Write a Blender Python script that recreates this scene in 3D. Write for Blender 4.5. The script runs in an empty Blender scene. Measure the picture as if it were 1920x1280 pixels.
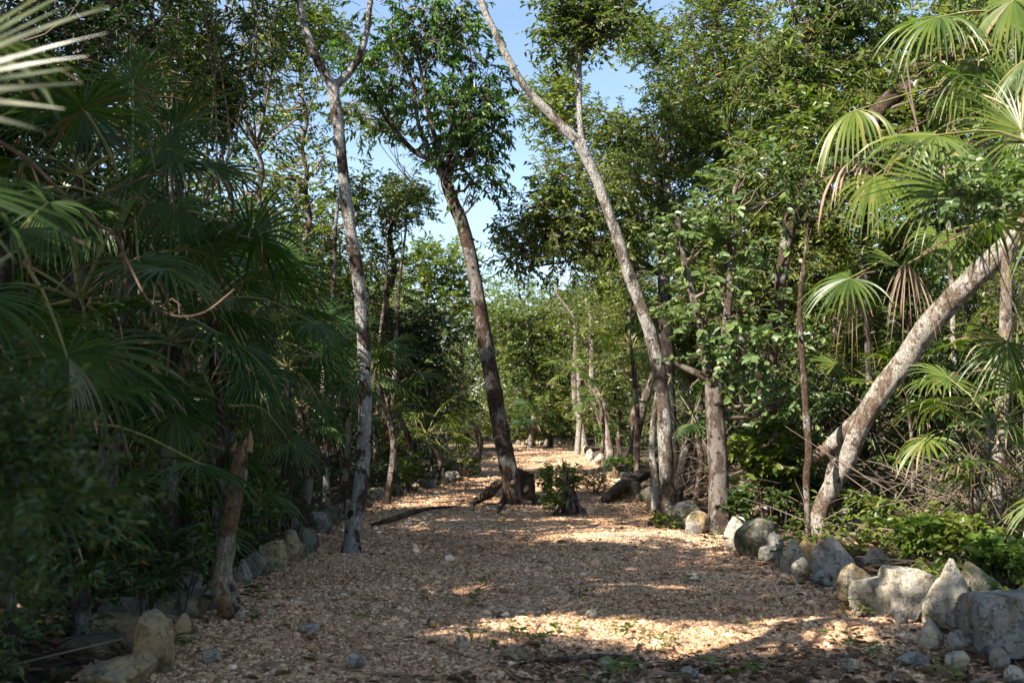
import bpy, math, random
import numpy as np
from mathutils import Vector, noise

# ------------------------------------------------------------------ camera, sky, sun, exposure
SC = bpy.context.scene
F = 1867.0                       # focal length in pixels of the 1920 px wide frame
CAMZ = 1.30
PITCH = math.atan(140.0 / F)
cam_data = bpy.data.cameras.new("camera")
cam_data.sensor_width = 36.0
cam_data.lens = F * 36.0 / 1920.0
cam_data.clip_start = 0.05
cam_data.clip_end = 1500.0
cam_data.dof.use_dof = True
cam_data.dof.focus_distance = 11.0
cam_data.dof.aperture_fstop = 3.4
cam = bpy.data.objects.new("camera", cam_data)
SC.collection.objects.link(cam)
cam.location = (0, 0, CAMZ)
cam.rotation_euler = (math.pi / 2 + PITCH, 0, 0)
SC.camera = cam

SUN_ELEV = math.radians(41)
SUN_DIR = Vector((-0.74, -0.67, 0)).normalized() * math.cos(SUN_ELEV) + Vector((0, 0, math.sin(SUN_ELEV)))
world = bpy.data.worlds.new("World")
SC.world = world
world.use_nodes = True
wn, wl = world.node_tree.nodes, world.node_tree.links
for n in list(wn): wn.remove(n)
sky = wn.new("ShaderNodeTexSky")
sky.sky_type = 'NISHITA'
sky.sun_disc = False
sky.sun_elevation = SUN_ELEV
sky.sun_rotation = math.atan2(SUN_DIR.x, SUN_DIR.y)
sky.air_density = 1.0
sky.dust_density = 0.4
sky.ozone_density = 1.0
bg = wn.new("ShaderNodeBackground")
bg.inputs['Strength'].default_value = 0.088
wo = wn.new("ShaderNodeOutputWorld")
# thin high cloud veil in the sky
tc = wn.new("ShaderNodeTexCoord")
mp = wn.new("ShaderNodeMapping"); mp.inputs['Scale'].default_value = (1.2, 1.2, 4.0)
nz = wn.new("ShaderNodeTexNoise"); nz.inputs['Scale'].default_value = 1.6; nz.inputs['Detail'].default_value = 6
rp = wn.new("ShaderNodeMapRange"); rp.inputs['From Min'].default_value = 0.42; rp.inputs['From Max'].default_value = 0.75
rp.inputs['To Min'].default_value = 0.02; rp.inputs['To Max'].default_value = 0.22
mx = wn.new("ShaderNodeMix"); mx.data_type = 'RGBA'; mx.inputs[7].default_value = (4.6, 5.6, 6.2, 1)
wl.new(tc.outputs['Generated'], mp.inputs['Vector']); wl.new(mp.outputs['Vector'], nz.inputs['Vector'])
wl.new(nz.outputs['Fac'], rp.inputs['Value']); wl.new(rp.outputs['Result'], mx.inputs[0])
wl.new(sky.outputs['Color'], mx.inputs[6]); wl.new(mx.outputs[2], bg.inputs['Color'])
wl.new(bg.outputs['Background'], wo.inputs['Surface'])

sl = bpy.data.lights.new("sun", 'SUN')
sl.energy = 5.0
sl.angle = math.radians(0.53)
sl.color = (1.0, 0.93, 0.82)
sun = bpy.data.objects.new("sun", sl)
SC.collection.objects.link(sun)
sun.rotation_euler = (-SUN_DIR).to_track_quat('-Z', 'Y').to_euler()

SC.view_settings.view_transform = 'Standard'
SC.view_settings.look = 'None'
SC.view_settings.gamma = 1.0
SC.view_settings.exposure = 1.58
cy = SC.cycles
cy.max_bounces = 5; cy.diffuse_bounces = 3; cy.glossy_bounces = 2; cy.transmission_bounces = 3
cy.transparent_max_bounces = 4
cy.caustics_reflective = False; cy.caustics_refractive = False
cy.use_denoising = True
cy.sample_clamp_indirect = 4.0

# ------------------------------------------------------------------ picture <-> place
CP, SP = math.cos(PITCH), math.sin(PITCH)
def at(px, py, Y):
    """point at depth Y (metres along the path) seen at pixel px,py of the 1920x1280 photograph"""
    u, v = (px - 960) / F, (640 - py) / F
    d = Vector((u, CP - v * SP, SP + v * CP))
    t = Y / d.y
    return Vector((d.x * t, Y, CAMZ + d.z * t))
def gp(px, py, z=0.0):
    u, v = (px - 960) / F, (640 - py) / F
    d = Vector((u, CP - v * SP, SP + v * CP))
    t = (z - CAMZ) / d.z
    return Vector((d.x * t, d.y * t, z))
def proj(P):
    P = np.asarray(P, float)
    x, y, z = P[..., 0], P[..., 1], P[..., 2] - CAMZ
    fw = y * CP + z * SP
    up = -y * SP + z * CP
    fw_s = np.where(fw > 0.05, fw, 0.05)
    px = 960 + F * x / fw_s
    py = 640 - F * up / fw_s
    return px, py, fw > 0.05
def mpx(px_len, Y):                       # size in metres of px_len pixels at depth Y
    return px_len * Y / F

# ------------------------------------------------------------------ mesh helpers
class MB:
    def __init__(s):
        s.V = []; s.Q = []; s.T = []; s.qm = []; s.tm = []; s.n = 0
    def add(s, V, Q=None, T=None, mat=0):
        V = np.asarray(V, np.float32).reshape(-1, 3)
        if Q is not None and len(Q):
            Q = np.asarray(Q, np.int64).reshape(-1, 4) + s.n
            s.Q.append(Q); s.qm.append(np.full(len(Q), mat, np.int32))
        if T is not None and len(T):
            T = np.asarray(T, np.int64).reshape(-1, 3) + s.n
            s.T.append(T); s.tm.append(np.full(len(T), mat, np.int32))
        s.V.append(V); s.n += len(V)
    def mesh(s, name, mats, smooth=False):
        me = bpy.data.meshes.new(name)
        V = np.concatenate(s.V) if s.V else np.zeros((0, 3), np.float32)
        Q = np.concatenate(s.Q) if s.Q else np.zeros((0, 4), np.int64)
        T = np.concatenate(s.T) if s.T else np.zeros((0, 3), np.int64)
        nq, nt = len(Q), len(T)
        me.vertices.add(len(V)); me.vertices.foreach_set('co', V.ravel())
        me.loops.add(nq * 4 + nt * 3)
        me.loops.foreach_set('vertex_index', np.concatenate([Q.ravel(), T.ravel()]).astype(np.int32))
        me.polygons.add(nq + nt)
        st = np.concatenate([np.arange(nq) * 4, nq * 4 + np.arange(nt) * 3]).astype(np.int32)
        me.polygons.foreach_set('loop_start', st)
        mi = np.concatenate((s.qm or [np.zeros(0, np.int32)]) + (s.tm or [])).astype(np.int32)
        me.polygons.foreach_set('material_index', mi)
        sm = np.isin(mi, smooth) if isinstance(smooth, (list, tuple)) else np.full(nq + nt, bool(smooth))
        me.polygons.foreach_set('use_smooth', sm)
        for m in mats: me.materials.append(m)
        me.update(calc_edges=True)
        return me
    def obj(s, name, mats, parent=None, smooth=False, loc=None):
        if not isinstance(mats, (list, tuple)): mats = [mats]
        if loc is not None:
            off = np.array(loc, np.float32)
            s.V = [v - off for v in s.V]
        o = bpy.data.objects.new(name, s.mesh(name, mats, smooth))
        SC.collection.objects.link(o)
        if loc is not None: o.location = loc
        if parent is not None: o.parent = parent
        return o

def tag(o, label=None, cat=None, group=None, kind=None):
    if label: o['label'] = label
    if cat: o['category'] = cat
    if group: o['group'] = group
    if kind: o['kind'] = kind
    return o
def empty(name, label=None, cat=None, group=None, loc=(0, 0, 0)):
    o = bpy.data.objects.new(name, None)
    SC.collection.objects.link(o)
    o.location = loc
    return tag(o, label, cat, group)
def under(o, e):
    """parent mesh object (built in world coordinates) under an empty standing at its own base"""
    o.parent = e
    o.location = -Vector(e.location)
    return o

def smoothpath(P, step=0.12, R=None):
    P = [Vector(p) for p in P]
    n = len(P)
    ext = [P[0] * 2 - P[1]] + P + [P[-1] * 2 - P[-2]]
    Rr = list(R) if R is not None else [0.05] * n
    re = [Rr[0]] + Rr + [Rr[-1]]
    out, rad = [], []
    for i in range(n - 1):
        a, b, c, d = ext[i:i + 4]
        k = max(1, int((c - b).length / step))
        for j in range(k):
            t = j / k
            out.append(0.5 * ((2 * b) + (c - a) * t + (2 * a - 5 * b + 4 * c - d) * t * t + (3 * b - a - 3 * c + d) * t ** 3))
            rad.append(re[i + 1] * (1 - t) + re[i + 2] * t)
    out.append(P[-1]); rad.append(Rr[-1])
    return out, rad

def tube(mb, P, R, sides=6, mat=0, step=None, cap=True, rough=0.0, seed=0.0, nscale=4.0):
    if step: P, R = smoothpath(P, step, R)
    P = np.array([tuple(p) for p in P]); R = np.asarray(R, float)
    n = len(P)
    if n < 2: return
    Tn = np.gradient(P, axis=0); Tn /= np.linalg.norm(Tn, axis=1)[:, None] + 1e-9
    ref = np.array([0.0, 1, 0]) if abs(Tn[0][1]) < 0.8 else np.array([1.0, 0, 0])
    A = np.zeros((n, 3))
    a = ref - Tn[0] * ref.dot(Tn[0]); a /= np.linalg.norm(a)
    for i in range(n):
        a = a - Tn[i] * a.dot(Tn[i]); a /= np.linalg.norm(a) + 1e-9
        A[i] = a
    B = np.cross(Tn, A)
    th = np.arange(sides) * 2 * math.pi / sides
    ring = A[:, None, :] * np.cos(th)[None, :, None] + B[:, None, :] * np.sin(th)[None, :, None]
    RR = np.repeat(R[:, None], sides, 1)
    if rough:
        for i in range(n):
            for j in range(sides):
                q = Vector(P[i] + ring[i, j] * R[i])
                f = noise.noise(q * nscale + Vector((seed, seed * .7, 0))) * 1.0 + noise.noise(q * nscale * 3.1 + Vector((0, seed, 0))) * 0.5
                RR[i, j] *= 1 + rough * f
    V = P[:, None, :] + ring * RR[:, :, None]
    V = V.reshape(-1, 3)
    i = np.arange(n - 1)[:, None] * sides; j = np.arange(sides)[None, :]; j2 = (j + 1) % sides
    Q = np.stack([i + j, i + j2, i + sides + j2, i + sides + j], -1).reshape(-1, 4)
    T = []
    if cap:
        V = np.vstack([V, P[0], P[-1]]); c0 = n * sides; c1 = c0 + 1
        for k in range(sides):
            T.append((c0, (k + 1) % sides, k)); T.append((c1, (n - 1) * sides + k, (n - 1) * sides + (k + 1) % sides))
    mb.add(V, Q, T, mat)

def thin_tubes(mb, P0, P1, P2, r0, r1, mat=0):
    """many 3-sided curved twigs, each from P0 via P1 to P2"""
    n = len(P0)
    if n == 0: return
    pts = np.stack([P0, P1, P2], 1)
    d = P2 - P0; d /= np.linalg.norm(d, axis=1)[:, None] + 1e-9
    ref = np.where(np.abs(d[:, 2:3]) < 0.8, np.array([[0, 0, 1.0]]), np.array([[1.0, 0, 0]]))
    a = np.cross(d, ref); a /= np.linalg.norm(a, axis=1)[:, None] + 1e-9
    b = np.cross(d, a)
    th = np.arange(3) * 2 * math.pi / 3
    ring = a[:, None, :] * np.cos(th)[None, :, None] + b[:, None, :] * np.sin(th)[None, :, None]
    rad = np.array([r0, (r0 + r1) / 2, r1])
    rad = np.broadcast_to(rad[:, None] if np.ndim(r0) == 0 else rad.T[:, :, None], (3, 1) if np.ndim(r0) == 0 else (n, 3, 1))
    if np.ndim(r0) == 0:
        V = pts[:, :, None, :] + ring[:, None, :, :] * rad[None, :, :, None].reshape(1, 3, 1, 1)
    else:
        V = pts[:, :, None, :] + ring[:, None, :, :] * rad[:, :, :, None]
    V = V.reshape(-1, 3)
    q = []
    for s in range(2):
        for k in range(3):
            q.append((s * 3 + k, s * 3 + (k + 1) % 3, s * 3 + 3 + (k + 1) % 3, s * 3 + 3 + k))
    Q = (np.array(q)[None] + (np.arange(n) * 9)[:, None, None]).reshape(-1, 4)
    mb.add(V, Q, None, mat)

def unit(A):
    return A / (np.linalg.norm(A, axis=-1, keepdims=True) + 1e-9)

def leaves(mb, P, D, N, L, W, fold=0.25, mat=0, simple=False, round_=False):
    """leaf blades: base P, direction D, face normal N, length L, width W (per leaf)"""
    n = len(P)
    if n == 0: return
    D = unit(D); S = unit(np.cross(D, N)); N = np.cross(S, D)
    L = np.broadcast_to(np.asarray(L, float), (n,))[:, None]; W = np.broadcast_to(np.asarray(W, float), (n,))[:, None]
    if simple:
        V = np.stack([P, P + D * L * .45 + S * W * .5 + N * W * fold, P + D * L - N * L * .08, P + D * L * .45 - S * W * .5 + N * W * fold], 1)
        Q = np.arange(4)[None] + (np.arange(n) * 4)[:, None]
        mb.add(V.reshape(-1, 3), Q, None, mat); return
    a, b = (0.22, 0.66) if not round_ else (0.18, 0.78)
    wa, wb = (0.42, 0.40) if not round_ else (0.46, 0.46)
    f = fold
    V = np.stack([P, P + D * L * a + S * W * wa + N * W * f, P + D * L * b + S * W * wb + N * (W * f - L * .05),
                  P + D * L - N * L * .15,
                  P + D * L * b - S * W * wb + N * (W * f - L * .05), P + D * L * a - S * W * wa + N * W * f], 1)
    Q = np.array([[0, 1, 2, 3], [0, 3, 4, 5]])[None] + (np.arange(n) * 6)[:, None, None]
    mb.add(V.reshape(-1, 3), Q.reshape(-1, 4), None, mat)
# ------------------------------------------------------------------ materials
def newmat(name):
    m = bpy.data.materials.new(name); m.use_nodes = True
    nt = m.node_tree
    for n in list(nt.nodes): nt.nodes.remove(n)
    return m, nt.nodes, nt.links
def nd(N, t, **kw):
    n = N.new(t)
    for k, v in kw.items(): setattr(n, k, v)
    return n
def ramp(N, L, src, stops, interp='LINEAR'):
    r = N.new("ShaderNodeValToRGB"); r.color_ramp.interpolation = interp
    e = r.color_ramp.elements
    while len(e) > 1: e.remove(e[-1])
    e[0].position = stops[0][0]; e[0].color = (*stops[0][1], 1)
    for p, c in stops[1:]:
        x = e.new(p); x.color = (*c, 1)
    if src is not None: L.new(src, r.inputs['Fac'])
    return r
def tex_noise(N, L, vec, scale, detail=4, rough=.55):
    n = N.new("ShaderNodeTexNoise"); n.inputs['Scale'].default_value = scale
    n.inputs['Detail'].default_value = detail; n.inputs['Roughness'].default_value = rough
    if vec is not None: L.new(vec, n.inputs['Vector'])
    return n
def mixc(N, L, fac, a, b, mode='MIX'):
    m = N.new("ShaderNodeMix"); m.data_type = 'RGBA'; m.blend_type = mode
    for s, i in ((fac, 0), (a, 6), (b, 7)):
        if hasattr(s, 'default_value') or hasattr(s, 'links'): L.new(s, m.inputs[i])
        elif isinstance(s, (int, float)): m.inputs[i].default_value = s
        else: m.inputs[i].default_value = (*s, 1)
    return m.outputs[2]

def leaf_mat(name, cols, trans=0.35, rough=0.42, tcol=(1.25, 1.5, .5), spot=None, big=0.6, spec=0.5):
    m, N, L = newmat(name)
    g = N.new("ShaderNodeNewGeometry"); tcx = N.new("ShaderNodeTexCoord")
    nzb = tex_noise(N, L, g.outputs['Position'], big, 2)
    ad = N.new("ShaderNodeMath"); ad.operation = 'MULTIPLY_ADD'
    L.new(nzb.outputs['Fac'], ad.inputs[0]); ad.inputs[1].default_value = 1.1; 
    mm = N.new("ShaderNodeMath"); mm.operation = 'MULTIPLY_ADD'; L.new(g.outputs['Random Per Island'], mm.inputs[0])
    mm.inputs[1].default_value = 0.6; mm.inputs[2].default_value = -0.35
    L.new(mm.outputs[0], ad.inputs[2])
    k = len(cols)
    r = ramp(N, L, ad.outputs[0], [((i + .5) / k, c) for i, c in enumerate(cols)])
    col = r.outputs['Color']
    if spot:                                   # a few discoloured leaves
        gt = N.new("ShaderNodeMath"); gt.operation = 'GREATER_THAN'; gt.inputs[1].default_value = spot[1]
        L.new(g.outputs['Random Per Island'], gt.inputs[0])
        col = mixc(N, L, gt.outputs[0], col, spot[0])
    p = N.new("ShaderNodeBsdfPrincipled"); p.inputs['Roughness'].default_value = rough
    p.inputs['Specular IOR Level'].default_value = spec
    L.new(col, p.inputs['Base Color'])
    t = N.new("ShaderNodeBsdfTranslucent")
    tc2 = mixc(N, L, 1.0, col, tcol, 'MULTIPLY'); L.new(tc2, t.inputs['Color'])
    ms = N.new("ShaderNodeMixShader"); ms.inputs[0].default_value = trans
    L.new(p.outputs[0], ms.inputs[1]); L.new(t.outputs[0], ms.inputs[2])
    o = N.new("ShaderNodeOutputMaterial"); L.new(ms.outputs[0], o.inputs['Surface'])
    return m

def bark_mat(name, base, lichen, amount=0.5, scale=3.0, dark=(.03, .022, .016), crack=1.0, moss=None):
    m, N, L = newmat(name)
    g = N.new("ShaderNodeNewGeometry")
    mpn = N.new("ShaderNodeMapping"); mpn.inputs['Scale'].default_value = (1, 1, .55); L.new(g.outputs['Position'], mpn.inputs['Vector'])
    v = mpn.outputs['Vector']
    n1 = tex_noise(N, L, v, scale, 7, .62)
    n2 = tex_noise(N, L, v, scale * 5, 6, .7)
    n3 = tex_noise(N, L, v, scale * 14, 5, .7)
    c = ramp(N, L, n2.outputs['Fac'], [(.3, tuple(x * .55 for x in base)), (.52, base), (.72, tuple(min(1, x * 1.5) for x in base))]).outputs['Color']
    lo = 1 - amount
    f = ramp(N, L, n1.outputs['Fac'], [(.30 + .35 * lo, (0, 0, 0)), (.345 + .35 * lo, (1, 1, 1))]).outputs['Color']
    lc = ramp(N, L, n3.outputs['Fac'], [(.3, tuple(x * .6 for x in lichen)), (.6, lichen)]).outputs['Color']
    c = mixc(N, L, f, c, lc)
    f2 = ramp(N, L, n2.outputs['Fac'], [(.60, (0, 0, 0)), (.65, (1, 1, 1))]).outputs['Color']
    c = mixc(N, L, f2, c, tuple(x * .8 for x in lichen))
    mp2 = N.new("ShaderNodeMapping"); mp2.inputs['Scale'].default_value = (1, 1, .22); L.new(g.outputs['Position'], mp2.inputs['Vector'])
    vo = N.new("ShaderNodeTexVoronoi"); vo.feature = 'DISTANCE_TO_EDGE'; vo.inputs['Scale'].default_value = scale * 9
    wrp = mixc(N, L, .08, mp2.outputs['Vector'], n2.outputs['Color'], 'ADD'); L.new(wrp, vo.inputs['Vector'])
    f3 = ramp(N, L, vo.outputs['Distance'], [(0.0, (1, 1, 1)), (.05, (0, 0, 0))]).outputs['Color']
    f3m = N.new("ShaderNodeMath"); f3m.operation = 'MULTIPLY'; f3m.inputs[1].default_value = .75 * crack; L.new(f3, f3m.inputs[0])
    c = mixc(N, L, f3m.outputs[0], c, dark)
    n4 = tex_noise(N, L, g.outputs['Position'], scale * 1.7, 4, .6)
    f4 = ramp(N, L, n4.outputs['Fac'], [(.60, (0, 0, 0)), (.66, (1, 1, 1))]).outputs['Color']
    c = mixc(N, L, f4, c, tuple(x * 1.6 for x in dark))
    if moss:
        f5 = ramp(N, L, n4.outputs['Fac'], [(.28, (1, 1, 1)), (.40, (0, 0, 0))]).outputs['Color']
        c = mixc(N, L, f5, c, moss)
    b = N.new("ShaderNodeBump"); b.inputs['Strength'].default_value = 1.0; b.inputs['Distance'].default_value = .022
    hs = N.new("ShaderNodeMath"); hs.operation = 'ADD'; L.new(n3.outputs['Fac'], hs.inputs[0]); L.new(n2.outputs['Fac'], hs.inputs[1])
    hs2 = N.new("ShaderNodeMath"); hs2.operation = 'SUBTRACT'; L.new(hs.outputs[0], hs2.inputs[0]); L.new(f3m.outputs[0], hs2.inputs[1])
    hs3 = N.new("ShaderNodeMath"); hs3.operation = 'MULTIPLY_ADD'; L.new(f, hs3.inputs[0]); hs3.inputs[1].default_value = .35; L.new(hs2.outputs[0], hs3.inputs[2]); hs2 = hs3
    L.new(hs2.outputs[0], b.inputs['Height'])
    p = N.new("ShaderNodeBsdfPrincipled"); p.inputs['Roughness'].default_value = .88; p.inputs['Specular IOR Level'].default_value = .25
    L.new(c, p.inputs['Base Color']); L.new(b.outputs[0], p.inputs['Normal'])
    o = N.new("ShaderNodeOutputMaterial"); L.new(p.outputs[0], o.inputs['Surface'])
    return m

def plain(name, cols, scale=8, rough=.85, bump=.4, bdist=.005, island=0.0, spec=.3):
    m, N, L = newmat(name)
    g = N.new("ShaderNodeNewGeometry")
    n1 = tex_noise(N, L, g.outputs['Position'], scale, 6, .6)
    src = n1.outputs['Fac']
    if island:
        a = N.new("ShaderNodeMath"); a.operation = 'MULTIPLY_ADD'; L.new(g.outputs['Random Per Island'], a.inputs[0]); a.inputs[1].default_value = island
        b0 = N.new("ShaderNodeMath"); b0.operation = 'MULTIPLY_ADD'; L.new(src, b0.inputs[0]); b0.inputs[1].default_value = 1 - island; b0.inputs[2].default_value = 0
        L.new(b0.outputs[0], a.inputs[2]); src = a.outputs[0]
    k = len(cols)
    lo, hi = (.3, .7) if not island else (.12, .88)
    r = ramp(N, L, src, [(lo + (hi - lo) * i / max(1, k - 1), c) for i, c in enumerate(cols)])
    n2 = tex_noise(N, L, g.outputs['Position'], scale * 6, 5, .6)
    b = N.new("ShaderNodeBump"); b.inputs['Strength'].default_value = bump; b.inputs['Distance'].default_value = bdist
    L.new(n2.outputs['Fac'], b.inputs['Height'])
    p = N.new("ShaderNodeBsdfPrincipled"); p.inputs['Roughness'].default_value = rough; p.inputs['Specular IOR Level'].default_value = spec
    L.new(r.outputs['Color'], p.inputs['Base Color']); L.new(b.outputs[0], p.inputs['Normal'])
    o = N.new("ShaderNodeOutputMaterial"); L.new(p.outputs[0], o.inputs['Surface'])
    return m

def rock_mat(name, pale, grey, ochre, dark=(.05, .045, .04), moss=(.05, .07, .02), mossy=.3):
    m, N, L = newmat(name)
    g = N.new("ShaderNodeNewGeometry"); v = g.outputs['Position']
    def off(k):
        q = N.new("ShaderNodeMapping"); q.inputs['Location'].default_value = (k, k * .7, k * .3); L.new(v, q.inputs['Vector']); return q.outputs['Vector']
    n1 = tex_noise(N, L, v, 4.2, 8, .68); n2 = tex_noise(N, L, off(5), 13, 8, .7); n3 = tex_noise(N, L, off(9), 55, 6, .75); n4 = tex_noise(N, L, off(3), 6, 8, .7)
    st = N.new("ShaderNodeMapping"); st.inputs['Scale'].default_value = (9, 9, 1.6); L.new(off(2), st.inputs['Vector'])
    n5 = tex_noise(N, L, st.outputs['Vector'], 1.3, 6, .6)
    c = ramp(N, L, n1.outputs['Fac'], [(.38, grey), (.47, pale), (.54, pale), (.62, ochre)]).outputs['Color']
    def lay(c, src, lo, hi, col, amt=1.0, mode='MIX'):
        f = ramp(N, L, src, [(lo, (0, 0, 0)), (hi, (1, 1, 1))]).outputs['Color']
        mm = N.new("ShaderNodeMath"); mm.operation = 'MULTIPLY'; mm.inputs[1].default_value = amt; L.new(f, mm.inputs[0])
        return mixc(N, L, mm.outputs[0], c, col, mode)
    c = lay(c, n5.outputs['Fac'], .52, .66, tuple(x * .45 for x in grey), .75)
    c = lay(c, n2.outputs['Fac'], .54, .64, tuple(x * .5 for x in ochre), .6)
    c = lay(c, n4.outputs['Fac'], .70 - mossy * .3, .78 - mossy * .3, moss, .75)
    c = lay(c, n3.outputs['Fac'], .56, .64, dark, .7)
    vo = N.new("ShaderNodeTexVoronoi"); vo.feature = 'DISTANCE_TO_EDGE'; vo.inputs['Scale'].default_value = 5.5
    L.new(mixc(N, L, .25, v, n2.outputs['Color'], 'ADD'), vo.inputs['Vector'])
    cr = ramp(N, L, vo.outputs['Distance'], [(0, (1, 1, 1)), (.018, (0, 0, 0))]).outputs['Color']
    cm = N.new("ShaderNodeMath"); cm.operation = 'MULTIPLY'; cm.inputs[1].default_value = .6; L.new(cr, cm.inputs[0])
    c = mixc(N, L, cm.outputs[0], c, dark)
    h = N.new("ShaderNodeMath"); h.operation = 'MULTIPLY_ADD'; L.new(n3.outputs['Fac'], h.inputs[0]); h.inputs[1].default_value = .45; L.new(n2.outputs['Fac'], h.inputs[2])
    h2 = N.new("ShaderNodeMath"); h2.operation = 'MULTIPLY_ADD'; L.new(cr, h2.inputs[0]); h2.inputs[1].default_value = -.5; L.new(h.outputs[0], h2.inputs[2])
    b = N.new("ShaderNodeBump"); b.inputs['Strength'].default_value = 1.0; b.inputs['Distance'].default_value = .03; L.new(h2.outputs[0], b.inputs['Height'])
    p = N.new("ShaderNodeBsdfPrincipled"); p.inputs['Roughness'].default_value = .88; p.inputs['Specular IOR Level'].default_value = .25
    L.new(c, p.inputs['Base Color']); L.new(b.outputs[0], p.inputs['Normal'])
    o = N.new("ShaderNodeOutputMaterial"); L.new(p.outputs[0], o.inputs['Surface'])
    return m

M = {}
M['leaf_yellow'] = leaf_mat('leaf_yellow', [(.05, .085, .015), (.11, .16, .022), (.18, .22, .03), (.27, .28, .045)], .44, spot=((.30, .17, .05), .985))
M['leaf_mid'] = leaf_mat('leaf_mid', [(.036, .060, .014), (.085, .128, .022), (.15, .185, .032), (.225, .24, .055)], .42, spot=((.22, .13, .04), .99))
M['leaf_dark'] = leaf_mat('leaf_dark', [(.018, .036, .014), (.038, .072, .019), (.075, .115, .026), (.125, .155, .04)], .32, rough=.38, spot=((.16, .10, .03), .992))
M['leaf_glossy'] = leaf_mat('leaf_glossy', [(.025, .062, .016), (.055, .12, .022), (.095, .175, .03), (.17, .25, .05)], .36, rough=.38, spec=.5)
M['leaf_bluish'] = leaf_mat('leaf_bluish', [(.05, .09, .04), (.09, .15, .055), (.15, .21, .07), (.21, .27, .09)], .34, rough=.4)
M['leaf_fresh'] = leaf_mat('leaf_fresh', [(.04, .085, .012), (.075, .14, .02), (.12, .19, .026), (.18, .23, .04)], .4)
M['leaf_shade'] = leaf_mat('leaf_shade', [(.014, .036, .014), (.026, .062, .018), (.045, .092, .024), (.08, .125, .028)], .28, spot=((.20, .10, .02), .975))  # dark greens for shaded growth, the shade put into the leaf colour
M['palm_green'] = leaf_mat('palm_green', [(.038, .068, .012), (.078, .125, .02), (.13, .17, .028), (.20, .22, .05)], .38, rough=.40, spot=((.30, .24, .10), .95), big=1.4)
M['palm_shade'] = leaf_mat('palm_shade', [(.020, .048, .014), (.036, .078, .019), (.055, .105, .024), (.095, .14, .03)], .34, rough=.45, spec=.3, spot=((.12, .085, .035), .96), big=1.4)  # shaded copy of the fan palm green, deep shade put into its colour
M['palm_pale'] = leaf_mat('palm_pale', [(.08, .11, .045), (.125, .155, .075), (.17, .185, .105), (.22, .22, .15)], .25, rough=.35, big=1.4, tcol=(1, 1.1, .6))
M['palm_dead'] = leaf_mat('palm_dead', [(.14, .085, .05), (.22, .145, .095), (.30, .21, .15), (.36, .28, .22)], .15, rough=.7, big=2, tcol=(1, .9, .7), spec=.2)
M['stalk'] = plain('stalk', [(.10, .12, .03), (.20, .19, .06), (.24, .20, .09)], 6, .5, .2)
M['vine_bark'] = plain('vine_bark', [(.06, .036, .024), (.12, .072, .048), (.19, .12, .085)], 9, .8, .5)
M['twig'] = plain('twig', [(.05, .035, .025), (.12, .085, .06), (.22, .17, .13)], 5, .85, .4, island=.5)
M['twig_pale'] = plain('twig_pale', [(.07, .05, .036), (.15, .11, .08), (.26, .21, .165)], 5, .85, .4, island=.4)
M['bark_lichen'] = bark_mat('bark_lichen', (.085, .055, .036), (.46, .43, .39), .57, 5.5, dark=(.02,.014,.01))
M['bark_brown'] = bark_mat('bark_brown', (.095, .058, .038), (.34, .30, .26), .40, 6)
M['bark_grey'] = bark_mat('bark_grey', (.15, .115, .088), (.44, .41, .37), .58, 4.5, crack=1.1)
M['bark_rough'] = bark_mat('bark_rough', (.13, .092, .07), (.34, .29, .25), .48, 9.0, crack=1.3)
M['bark_slant'] = bark_mat('bark_slant', (.19, .135, .095), (.46, .41, .35), .52, 4.6, dark=(.06, .045, .035), crack=.7, moss=(.10, .095, .035))
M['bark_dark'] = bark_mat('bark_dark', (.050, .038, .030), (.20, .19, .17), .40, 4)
M['bark_pale'] = bark_mat('bark_pale', (.21, .155, .115), (.40, .35, .30), .55, 4, crack=.5)
M['bark_post'] = bark_mat('bark_post', (.20, .12, .065), (.40, .34, .25), .50, 5, moss=(.12, .11, .03))
M['stump_wood'] = bark_mat('stump_wood', (.11, .074, .05), (.24, .18, .13), .45, 7, dark=(.03, .02, .015))
M['cut_wood'] = plain('cut_wood', [(.10, .06, .03), (.24, .15, .08), (.32, .21, .12)], 12, .8, .4)
M['rock_pale'] = rock_mat('rock_pale', (.50, .44, .34), (.36, .34, .31), (.42, .31, .18), mossy=.1)
M['rock_grey'] = rock_mat('rock_grey', (.33, .305, .27), (.22, .22, .215), (.30, .23, .16), mossy=.3)
M['rock_ochre'] = rock_mat('rock_ochre', (.40, .30, .17), (.27, .24, .20), (.42, .27, .11), mossy=.5)
M['rock_dark'] = rock_mat('rock_dark', (.20, .18, .14), (.13, .13, .12), (.24, .17, .10), mossy=.7)

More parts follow.
